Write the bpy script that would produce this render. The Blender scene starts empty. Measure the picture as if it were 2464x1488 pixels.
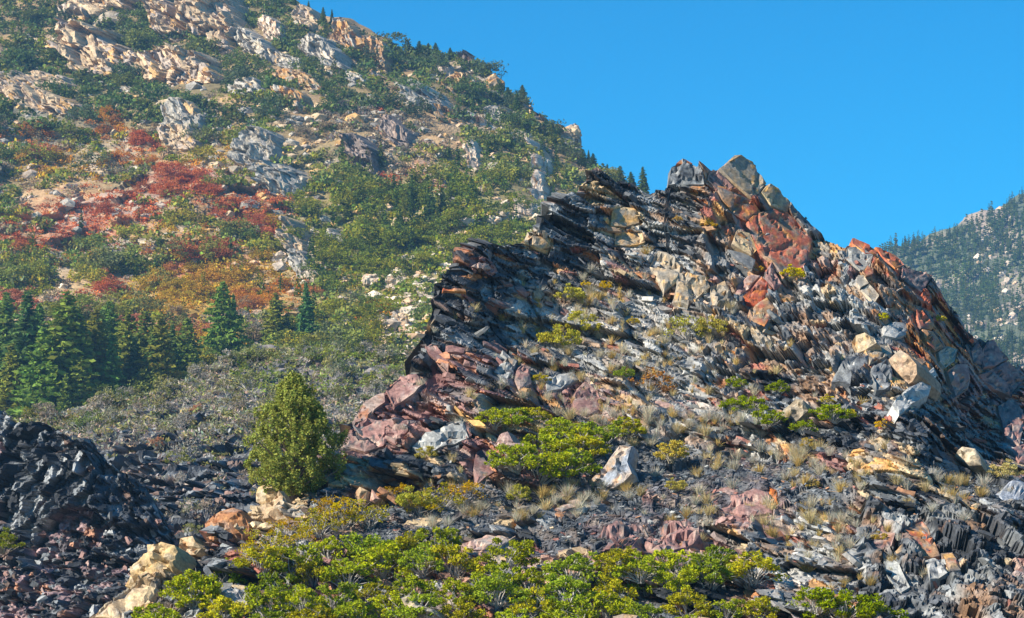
import bpy, math, random
import numpy as np
from mathutils import Vector
from mathutils.geometry import delaunay_2d_cdt

# ------------------------------------------------------------------ camera, world, sun, exposure
W, H = 2464.0, 1488.0                       # survey frame in which sight lines are measured
HFOV = math.radians(24.0)
F = W / 2 / math.tan(HFOV / 2)
PITCH = math.atan((1300.0 - H / 2) / F)     # level sight line lies low in the frame: we look up at the ridge
CP, SP = math.cos(PITCH), math.sin(PITCH)
SUN_EL, SUN_AZ = math.radians(37), math.radians(66)   # sun behind the left shoulder

sc = bpy.context.scene
cam = bpy.data.cameras.new('camera'); camo = bpy.data.objects.new('camera', cam)
sc.collection.objects.link(camo)
camo.rotation_euler = (math.pi / 2 + PITCH, 0, 0)
cam.sensor_fit = 'HORIZONTAL'; cam.angle = HFOV; cam.clip_start = 1.0; cam.clip_end = 30000
sc.camera = camo

world = bpy.data.worlds.new('World'); sc.world = world; world.use_nodes = True
wn, wl = world.node_tree.nodes, world.node_tree.links
bg = wn['Background']
sky = wn.new('ShaderNodeTexSky'); sky.sky_type = 'NISHITA'; sky.sun_disc = False
sky.sun_elevation = SUN_EL; sky.sun_rotation = math.pi + SUN_AZ
sky.altitude = 2200; sky.air_density = 1.0; sky.dust_density = 0.15; sky.ozone_density = 3.0
hs = wn.new('ShaderNodeHueSaturation'); hs.inputs['Saturation'].default_value = 2.3; hs.inputs['Hue'].default_value = 0.492
wl.new(sky.outputs[0], hs.inputs['Color']); wl.new(hs.outputs[0], bg.inputs[0])
bg.inputs[1].default_value = 0.08

SDIR = Vector((-math.sin(SUN_AZ) * math.cos(SUN_EL), -math.cos(SUN_AZ) * math.cos(SUN_EL), math.sin(SUN_EL)))
sl = bpy.data.lights.new('sun', 'SUN'); sl.energy = 5.0; sl.angle = math.radians(0.53); sl.color = (1.0, 0.93, 0.80)
so = bpy.data.objects.new('sun', sl); sc.collection.objects.link(so)
so.rotation_euler = (-SDIR).to_track_quat('-Z', 'Y').to_euler(); so.location = (-50, -20, 120)

sc.view_settings.view_transform = 'Standard'; sc.view_settings.look = 'None'
sc.view_settings.gamma = 1.0; sc.view_settings.exposure = 1.12; sc.view_settings.use_curve_mapping = False
sc.cycles.max_bounces = 6; sc.cycles.diffuse_bounces = 3; sc.cycles.volume_bounces = 0
sc.cycles.transparent_max_bounces = 4

# ------------------------------------------------------------------ helpers
COL = sc.collection.objects
def rng(seed): return np.random.default_rng(seed)
U32 = np.uint32
def hash4(ix, iy, iz, seed):
    with np.errstate(over='ignore'):
        h = (ix.astype(np.int64) * 374761393 + iy.astype(np.int64) * 668265263 + iz.astype(np.int64) * 2147483647 + seed * 1274126177)
        h = (h & 0xFFFFFFFF).astype(np.uint64)
        h = ((h ^ (h >> np.uint64(13))) * np.uint64(1274126177)) & np.uint64(0xFFFFFFFF)
        h = ((h ^ (h >> np.uint64(16))) * np.uint64(2246822519)) & np.uint64(0xFFFFFFFF)
        h = h ^ (h >> np.uint64(15))
    return h.astype(np.float64) / 4294967296.0
def vnoise(P, seed=0):
    P = np.asarray(P, float); I = np.floor(P).astype(np.int64); f = P - I; f = f * f * (3 - 2 * f)
    r = 0
    for dx in (0, 1):
        wx = f[:, 0] if dx else 1 - f[:, 0]
        for dy in (0, 1):
            wy = f[:, 1] if dy else 1 - f[:, 1]
            for dz in (0, 1):
                wz = f[:, 2] if dz else 1 - f[:, 2]
                r = r + wx * wy * wz * hash4(I[:, 0] + dx, I[:, 1] + dy, I[:, 2] + dz, seed)
    return r
def fbm(P, seed=0, o=4, g=0.5):
    P = np.asarray(P, float); r = 0; a = 1.0; t = 0
    for k in range(o):
        r = r + a * vnoise(P * (2.03 ** k) + 17.3 * k, seed + k); t += a; a *= g
    return r / t
def voro(P, seed=0):
    """jittered cells: nearest-cell offset vector, three random values of that cell, edge distance"""
    P = np.asarray(P, float); I = np.floor(P).astype(np.int64); n = len(P)
    best = np.full(n, 1e9); second = np.full(n, 1e9); off = np.zeros((n, 3)); cid = np.zeros((n, 3), np.int64)
    for dx in (-1, 0, 1):
        for dy in (-1, 0, 1):
            for dz in (-1, 0, 1):
                C = I + np.array([dx, dy, dz])
                s = np.stack([hash4(C[:, 0], C[:, 1], C[:, 2], seed + q) for q in (1, 2, 3)], 1) * 0.85 + 0.075 + C
                d = P - s; q = (d * d).sum(1)
                m = q < best
                second = np.where(m, best, np.minimum(second, q))
                best = np.where(m, q, best); off[m] = d[m]; cid[m] = C[m]
    r = np.stack([hash4(cid[:, 0], cid[:, 1], cid[:, 2], seed + 11 + q) for q in range(4)], 1)
    return off, r, np.sqrt(second) - np.sqrt(best)
def smooth(a, b, x):
    t = np.clip((x - a) / (b - a), 0, 1); return t * t * (3 - 2 * t)

def ray(u, v):
    u, v = np.broadcast_arrays(np.asarray(u, float), np.asarray(v, float))
    x = (u - W / 2) / F; y = (H / 2 - v) / F
    return np.stack([x, CP - y * SP, SP + y * CP], -1)
def at(u, v, D): return ray(u, v) * np.asarray(D, float)[..., None]
def proj(P):
    D = P[..., 1] * CP + P[..., 2] * SP
    y = (-P[..., 1] * SP + P[..., 2] * CP) / D
    return W / 2 + F * P[..., 0] / D, H / 2 - F * y, D

def mesh(name, V, faces, cols=None, mats=(), mi=None, smooth_sh=False):
    V = np.asarray(V, np.float32)
    me = bpy.data.meshes.new(name)
    fl = [np.asarray(f, np.int32) for f in (faces if isinstance(faces, (list, tuple)) else [faces]) if len(f)]
    li = np.concatenate([f.ravel() for f in fl]); tot = np.concatenate([np.full(len(f), f.shape[1], np.int32) for f in fl])
    me.vertices.add(len(V)); me.vertices.foreach_set('co', V.ravel())
    me.loops.add(len(li)); me.loops.foreach_set('vertex_index', li)
    me.polygons.add(len(tot)); st = np.zeros(len(tot), np.int32); st[1:] = np.cumsum(tot)[:-1]
    me.polygons.foreach_set('loop_start', st); me.polygons.foreach_set('loop_total', tot)
    me.polygons.foreach_set('use_smooth', np.full(len(tot), bool(smooth_sh)))
    if mi is not None: me.polygons.foreach_set('material_index', np.asarray(mi, np.int32))
    me.update(calc_edges=True)
    if cols is not None:
        c = np.ones((len(V), 4), np.float32); c[:, :3] = np.clip(cols, 0, 1)
        a = me.color_attributes.new('Col', 'FLOAT_COLOR', 'POINT'); a.data.foreach_set('color', c.ravel())
    for m in mats: me.materials.append(m)
    return me
def obj(name, me, parent=None, loc=None, rot=None, scale=None, color=None):
    o = bpy.data.objects.new(name, me); COL.link(o)
    if parent is not None: o.parent = parent
    if loc is not None: o.location = loc
    if rot is not None: o.rotation_euler = rot
    if scale is not None: o.scale = scale
    if color is not None: o.color = (*color, 1)
    return o
def tag(o, label, cat, group=None, kind=None):
    if label: o['label'] = label
    if cat: o['category'] = cat
    if group: o['group'] = group
    if kind: o['kind'] = kind
    return o
def struct(o): o['kind'] = 'structure'; return o

def ncol(nt, base):
    pass
def mk_mat(name, kind):
    m = bpy.data.materials.new(name); m.use_nodes = True
    n, l = m.node_tree.nodes, m.node_tree.links
    b = n['Principled BSDF']; out = n['Material Output']
    att = n.new('ShaderNodeAttribute'); att.attribute_name = 'Col'
    oi = n.new('ShaderNodeObjectInfo')
    mul = n.new('ShaderNodeMix'); mul.data_type = 'RGBA'; mul.blend_type = 'MULTIPLY'; mul.inputs[0].default_value = 1
    l.new(att.outputs['Color'], mul.inputs[6]); l.new(oi.outputs['Color'], mul.inputs[7])
    sat = n.new('ShaderNodeHueSaturation'); sat.inputs['Saturation'].default_value = {'rock': 1.0, 'rockfar': 1.1, 'leaf': 1.1}.get(kind, 1.0)
    l.new(mul.outputs[2], sat.inputs['Color'])
    if kind.startswith('rock'):
        sca = {'rock': 6.0, 'rockfar': 0.9}[kind]
        geo = n.new('ShaderNodeNewGeometry')
        no = n.new('ShaderNodeTexNoise'); no.inputs['Scale'].default_value = sca; no.inputs['Detail'].default_value = 6; no.inputs['Roughness'].default_value = 0.7
        l.new(geo.outputs['Position'], no.inputs['Vector'])
        rp = n.new('ShaderNodeMapRange'); rp.inputs[1].default_value = 0.3; rp.inputs[2].default_value = 0.7
        rp.inputs[3].default_value = 0.55; rp.inputs[4].default_value = 1.45
        l.new(no.outputs['Fac'], rp.inputs[0])
        vm = n.new('ShaderNodeVectorMath'); vm.operation = 'SCALE'
        l.new(sat.outputs[0], vm.inputs[0]); l.new(rp.outputs[0], vm.inputs['Scale'])
        l.new(vm.outputs[0], b.inputs['Base Color'])
        bp = n.new('ShaderNodeBump'); bp.inputs['Strength'].default_value = 0.6; bp.inputs['Distance'].default_value = 0.5 / sca
        l.new(no.outputs['Fac'], bp.inputs['Height']); l.new(bp.outputs[0], b.inputs['Normal'])
        b.inputs['Roughness'].default_value = 0.74; b.inputs['Specular IOR Level'].default_value = 0.28 if kind == 'rock' else 0.12
    elif kind == 'leaf':
        n.remove(b)
        d = n.new('ShaderNodeBsdfDiffuse'); t = n.new('ShaderNodeBsdfTranslucent'); mx = n.new('ShaderNodeMixShader')
        mx.inputs[0].default_value = 0.3
        l.new(sat.outputs[0], d.inputs[0]); l.new(sat.outputs[0], t.inputs[0])
        l.new(d.outputs[0], mx.inputs[1]); l.new(t.outputs[0], mx.inputs[2]); l.new(mx.outputs[0], out.inputs[0])
    elif kind == 'bark':
        l.new(sat.outputs[0], b.inputs['Base Color']); b.inputs['Roughness'].default_value = 0.9
    return m
M_ROCK = mk_mat('shale_rock', 'rock'); M_FAR = mk_mat('mountain_rock', 'rockfar')
M_LEAF = mk_mat('foliage', 'leaf'); M_BARK = mk_mat('bark', 'bark')

class TPS:
    def __init__(s, pts):
        A = np.array(pts, float); s.p = A[:, :2] / 1000; n = len(A)
        K = s.k(s.p, s.p) + np.eye(n) * 1e-4
        L = np.zeros((n + 3, n + 3)); L[:n, :n] = K; L[:n, n] = 1; L[:n, n + 1:] = s.p; L[n:, :n] = L[:n, n:].T
        s.w = np.linalg.solve(L, np.r_[A[:, 2], 0, 0, 0])
    @staticmethod
    def k(a, b):
        d = ((a[:, None] - b[None]) ** 2).sum(2); return d * np.log(d + 1e-12) * 0.5
    def __call__(s, u, v):
        u, v = np.broadcast_arrays(np.asarray(u, float), np.asarray(v, float)); q = np.stack([u.ravel(), v.ravel()], 1) / 1000
        o = np.empty(len(q))
        for i in range(0, len(q), 100000):
            c = q[i:i + 100000]; o[i:i + 100000] = s.k(c, s.p) @ s.w[:-3] + s.w[-3] + c @ s.w[-2:]
        return o.reshape(u.shape)

def line(pts): A = np.array(pts, float); return lambda u: np.interp(u, A[:, 0], A[:, 1])
def inpoly(u, v, poly):
    P = np.array(poly, float); c = np.zeros(np.shape(u), bool); j = len(P) - 1
    for i in range(len(P)):
        xi, yi = P[i]; xj, yj = P[j]
        if yi != yj: c ^= ((yi > v) != (yj > v)) & (u < (xj - xi) * (v - yi) / (yj - yi) + xi)
        j = i
    return c
def pdist(u, v, poly, closed=True):
    P = np.array(poly, float); d = np.full(np.shape(u), 1e9)
    for i in range(len(P) - (0 if closed else 1)):
        a, b = P[i], P[(i + 1) % len(P)]; ab = b - a
        t = np.clip(((u - a[0]) * ab[0] + (v - a[1]) * ab[1]) / (ab @ ab + 1e-9), 0, 1)
        d = np.minimum(d, np.hypot(u - a[0] - t * ab[0], v - a[1] - t * ab[1]))
    return d

class Sheet:
    """one terrain sheet: columns across, rows up the slope to its crest, then down the far side"""
    def __init__(s, u0, u1, du, crest, bottom, nv, depth, back=(10, 6, 5), lo=None, hi=None):
        s.depth = depth
        us = np.concatenate([np.arange(u0, lo, 14.0) if lo is not None else [], np.arange(lo if lo is not None else u0, (hi if hi is not None else u1) + du, du)]); t = np.linspace(0, 1, nv)
        if hi is not None: us = np.concatenate([us, np.arange(us[-1] + 14, u1 + 14, 14.0)])        # coarser beyond the view
        s.us = us
        vc, vb = crest(us), bottom(us)
        s.U = np.repeat(us[:, None], nv, 1); s.V = vb[:, None] + (vc - vb)[:, None] * t[None]
        P = at(s.U, s.V, depth(s.U, s.V))
        nb, run, drop = back
        r = np.arange(1, nb + 1)
        top = P[:, -1]; hd = top[:, :2] / np.linalg.norm(top[:, :2], axis=1, keepdims=True)
        B = np.repeat(top[:, None], nb, 1)
        B[:, :, :2] += hd[:, None] * (r * run)[None, :, None]; B[:, :, 2] -= (r * drop * np.minimum(1, r / 3))[None]
        s.nv = nv; s.P = np.concatenate([P, B], 1)
        s.U = np.concatenate([s.U, np.repeat(s.U[:, -1:], nb, 1)], 1); s.V = np.concatenate([s.V, np.repeat(s.V[:, -1:], nb, 1)], 1)
        s.shape = s.P.shape[:2]
    def normals(s):
        a = np.gradient(s.P, axis=0); b = np.gradient(s.P, axis=1); n = np.cross(a, b)
        n /= np.linalg.norm(n, axis=2, keepdims=True) + 1e-9
        f = (n * s.P).sum(2) > 0
        if f[:, :s.nv].mean() > 0.5: n = -n
        return n
    def ledge(s, n, ns, keep=.25):
        """direction in which beds stick out: the outward normal laid into the bedding plane"""
        n = n.reshape(-1, 3); ns = np.broadcast_to(ns, n.shape); out = n * .35 + np.array([-.25, -1.0, .1])
        h = out - ns * (out * ns).sum(1, keepdims=True)
        h /= np.linalg.norm(h, axis=1, keepdims=True) + 1e-6
        d = h + keep * n
        return d / np.linalg.norm(d, axis=1, keepdims=True)
    def faces(s):
        a, b = s.shape; I = np.arange(a * b).reshape(a, b)
        return np.stack([I[:-1, :-1], I[1:, :-1], I[1:, 1:], I[:-1, 1:]], -1).reshape(-1, 4)
    def index(s, bin=5):
        u, v, D = proj(s.P[:, :s.nv]); s.bin = bin
        s.iu = np.clip(((u + 400) / bin).astype(int), 0, 799); s.iv = np.clip(((v + 400) / bin).astype(int), 0, 599)
        s.z = np.full((800, 600), np.inf); s.ix = np.full((800, 600), -1, int)
        o = np.argsort(-D.ravel()); f = np.arange(s.P.shape[0] * s.P.shape[1]).reshape(s.shape)[:, :s.nv].ravel()
        s.ix[s.iu.ravel()[o], s.iv.ravel()[o]] = f[o]
        s.flat = s.P.reshape(-1, 3)
    def ground(s, u, v):
        i = int((u + 400) / s.bin); j = int((v + 400) / s.bin)
        for r in (0, 1, 2, 3):
            w = s.ix[max(0, i - r):i + r + 1, max(0, j - r):j + r + 1]
            w = w[w >= 0]
            if len(w): return s.flat[w[len(w) // 2]].copy()
        return at(u, v, s.depth(np.array(u), np.array(v)))

ORD = 'first second third fourth fifth sixth seventh eighth ninth tenth eleventh twelfth thirteenth fourteenth fifteenth sixteenth seventeenth eighteenth nineteenth twentieth'.split()
TENS = {2: 'twenty', 3: 'thirty', 4: 'forty', 5: 'fifty', 6: 'sixty', 7: 'seventy', 8: 'eighty', 9: 'ninety'}
def ordinal(n):
    if n >= 99: return 'hundredth' if n == 99 else ('two hundredth' if n == 199 else ('hundred and ' if n < 199 else 'two hundred and ') + ordinal(n % 100))
    if n < 20: return ORD[n]
    t, r = divmod(n + 1, 10)
    return TENS[t][:-1] + 'ieth' if r == 0 else TENS[t] + '-' + ORD[r - 1]

def palette(r, cols, wts):
    cum = np.cumsum(wts) / np.sum(wts); k = np.searchsorted(cum, r); return np.array(cols)[np.clip(k, 0, len(cols) - 1)]

# colours of the rocks themselves
SHALE = [(.026, .029, .034), (.058, .063, .072), (.13, .138, .145), (.24, .245, .245), (.15, .10, .078)]
GREY = [(.16, .16, .16), (.30, .295, .28), (.42, .40, .365), (.065, .07, .077), (.28, .19, .13)]
PURP = [(.19, .095, .085), (.26, .14, .12), (.055, .05, .055), (.34, .235, .19), (.34, .15, .08)]
RUST = [(.48, .19, .05), (.38, .10, .05), (.30, .17, .09), (.14, .12, .11), (.46, .26, .09)]
TANR = [(.50, .37, .21), (.38, .27, .16), (.26, .22, .17), (.52, .29, .10), (.13, .11, .095)]
PALE = [(.44, .37, .27), (.37, .31, .23), (.30, .26, .21), (.42, .29, .16), (.24, .22, .2)]

# ------------------------------------------------------------------ SETTING: ground, mountain, far hill, knoll, shale ridge
GV = np.array([(-9000, -300, -45), (9000, -300, -45), (9000, 14000, -45), (-9000, 14000, -45)], float)
struct(obj('ground', mesh('ground', GV, np.array([[0, 1, 2, 3]]), np.full((4, 3), .25) * (1, .85, .6), [M_FAR])))

# --- mountain
m_crest = line([(-900, -260), (-260, -200), (300, -150), (560, -60), (690, -5), (740, 32), (800, 62), (850, 78), (930, 100), (960, 122), (1010, 124), (1060, 128), (1100, 122), (1140, 122), (1165, 155),
                (1200, 182), (1215, 205), (1262, 225), (1290, 250), (1325, 290), (1360, 300), (1385, 325), (1405, 375), (1440, 395), (1500, 430), (1560, 465), (1620, 540), (1700, 620), (1850, 760), (2050, 900)])
m_bot = line([(-260, 1120), (500, 1080), (1000, 1000), (1500, 900), (2050, 960)])
m_depth = TPS([(-900, 1120, 400), (-900, 700, 500), (-900, 300, 640), (-900, -200, 860), (-260, 1120, 420), (-260, 700, 520), (-260, 300, 650), (-260, -150, 850), (0, 1050, 425), (0, 800, 490), (0, 560, 570), (0, 300, 655), (0, 60, 770), (300, 1000, 420), (300, 760, 500),
               (300, 520, 585), (300, 260, 680), (300, 0, 800), (600, 900, 455), (600, 600, 560), (600, 350, 640), (600, 150, 730), (690, -5, 800), (850, 78, 775), (850, 820, 480), (850, 560, 575),
               (900, 300, 665), (1060, 128, 765), (1100, 700, 520), (1100, 450, 610), (1165, 155, 760), (1290, 250, 735), (1300, 560, 575), (1385, 325, 715), (1440, 395, 690), (1560, 465, 660), (1700, 700, 560), (1700, 620, 610), (2050, 900, 540), (2050, 960, 500), (450, 130, 735), (1100, 950, 430), (1500, 800, 500)])
MS = Sheet(-900, 2050, 4.2, m_crest, m_bot, 250, m_depth, (8, 40, 30), lo=-120, hi=1580)
n = MS.normals(); flat = MS.P.reshape(-1, 3)
dsp = (fbm(flat / 60, 3, 4) - .5) * 16 + (fbm(flat / 9, 5, 3) - .5) * 3.2
off, r, e = voro(flat / np.array([9, 9, 5]), 7)
rockm = smooth(.50, .62, fbm(flat / 70 + 4, 9, 4))
MS.P = MS.P + n * dsp.reshape(MS.shape)[..., None]
MS.P = MS.P + (MS.ledge(n, np.array([.25, -.1, .96])) * (rockm * (r[:, 0] - .4) * 6.0)[:, None]).reshape(MS.P.shape)
flat = MS.P.reshape(-1, 3)
uu, vv = MS.U.ravel(), MS.V.ravel()
cr = palette(r[:, 1], [(.44, .36, .26), (.34, .30, .25), (.26, .24, .22), (.42, .27, .15)], [3, 3, 2, 1.2])
soil = np.array([(.46, .32, .19)]) * (0.7 + .6 * fbm(flat / 12, 21, 4))[:, None]
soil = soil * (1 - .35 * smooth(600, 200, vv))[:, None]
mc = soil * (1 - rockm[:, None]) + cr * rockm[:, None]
grn = smooth(.42, .6, fbm(flat / 25, 33, 4))[:, None]
mc = mc * (1 - .55 * grn) + np.array([.10, .10, .045]) * .55 * grn
LIT = [(450,440,85,34,(.40,.13,.08)),(600,500,90,45,(.36,.13,.08)),(200,530,170,60,(.40,.20,.13)),(480,610,110,26,(.38,.13,.08)),(560,660,130,34,(.46,.29,.10)),(470,700,120,40,(.44,.28,.09)),(650,710,110,26,(.46,.25,.10)),(380,740,70,26,(.42,.26,.10)),(450,795,55,26,(.46,.22,.14)),(190,720,50,20,(.46,.22,.14)),(1050,540,300,80,(.20,.19,.06)),(900,700,180,120,(.24,.21,.08))]
for a_, q_, ru_, rv_, cl_ in LIT:
    w_ = (np.exp(-((uu - a_) / ru_) ** 2 - ((vv - q_) / rv_) ** 2) * smooth(.25, .5, fbm(flat / 14, 35, 4)) * .95)[:, None]; mc = mc * (1 - w_) + np.array(cl_) * w_
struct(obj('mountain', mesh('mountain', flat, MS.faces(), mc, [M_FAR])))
MS.index()

# --- far hill at the right
h_crest = line([(1950, 720), (2100, 625), (2160, 590), (2230, 575), (2290, 568), (2330, 545), (2370, 522), (2420, 497), (2470, 478), (2700, 400), (2900, 380), (3300, 350)])
h_bot = line([(1950, 1400), (3300, 1400)])
h_depth = TPS([(1950, 1400, 800), (3300, 1400, 780), (1950, 1250, 1000), (2900, 1250, 950), (3300, 350, 1850), (1950, 720, 1500), (2160, 590, 1650), (2470, 478, 1750), (2900, 380, 1800), (2400, 800, 1350), (2700, 800, 1350)])
HS = Sheet(1950, 3300, 6, h_crest, h_bot, 120, h_depth, (6, 80, 50), hi=2600)
n = HS.normals(); flat = HS.P.reshape(-1, 3)
dsp = (fbm(flat / 150, 41, 4) - .5) * 50 + (fbm(flat / 25, 42, 3) - .5) * 12
HS.P = HS.P + n * dsp.reshape(HS.shape)[..., None]; flat = HS.P.reshape(-1, 3)
k = smooth(.45, .62, fbm(flat / 30, 43, 4))[:, None]
struct(obj('hill', mesh('hill', flat, HS.faces(), np.array([.11, .12, .075]) * (1 - k) + np.array([.30, .24, .19]) * k, [M_FAR])))
HS.index()

# --- knoll of grey brush, left of the ridge
k_crest = line([(-700, 1000), (-200, 1010), (0, 1030), (60, 1010), (200, 985), (380, 945), (470, 900), (560, 862), (640, 845), (760, 850), (880, 852), (1000, 870), (1200, 880), (1400, 900)])
k_bot = line([(-200, 1620), (300, 1600), (600, 1400), (900, 1250), (1400, 1150)])
k_depth = TPS([(-700, 1620, 150), (-700, 1000, 235), (-200, 1620, 150), (-200, 1300, 185), (-200, 1010, 235), (0, 1030, 235), (300, 1600, 150), (200, 1300, 185), (300, 960, 250), (560, 862, 275), (560, 1100, 215), (560, 1350, 180),
               (880, 852, 285), (850, 1050, 230), (880, 1250, 195), (1400, 900, 270), (1400, 1150, 220)])
KS = Sheet(-700, 1400, 4.5, k_crest, k_bot, 130, k_depth, (8, 10, 8), lo=-80, hi=1100)
n = KS.normals(); flat = KS.P.reshape(-1, 3)
off, r, e = voro(flat / np.array([1.1, 1.1, .6]), 51)
dsp = (fbm(flat / 14, 52, 4) - .5) * 6 + (fbm(flat / 2.5, 53, 3) - .5) * 1.0 + (r[:, 0] - .5) * 1.1
ka = 1 + 1.6 * smooth(1010, 1120, KS.V.ravel())
KS.P = KS.P + n * (dsp - (r[:, 0] - .5) * 1.1).reshape(KS.shape)[..., None] + (KS.ledge(n, np.array([.2, -.2, .96])) * ((r[:, 0] - .5) * 1.6 * ka)[:, None]).reshape(KS.P.shape); flat = KS.P.reshape(-1, 3)
kc = palette(r[:, 1], [(.15, .14, .14), (.22, .19, .17), (.06, .065, .075), (.20, .13, .10)], [3, 3, 2, 1])
kd = smooth(1000, 1120, KS.V.ravel())[:, None]
kc = kc * (1 - kd) + palette(r[:, 1], SHALE, [2, 3, 2, 1.5, 2]) * kd
knoll = struct(obj('knoll', mesh('knoll', flat, KS.faces(), kc * (0.7 + .6 * fbm(flat / 1.5, 54, 3))[:, None], [M_ROCK])))
KS.index()

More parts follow.
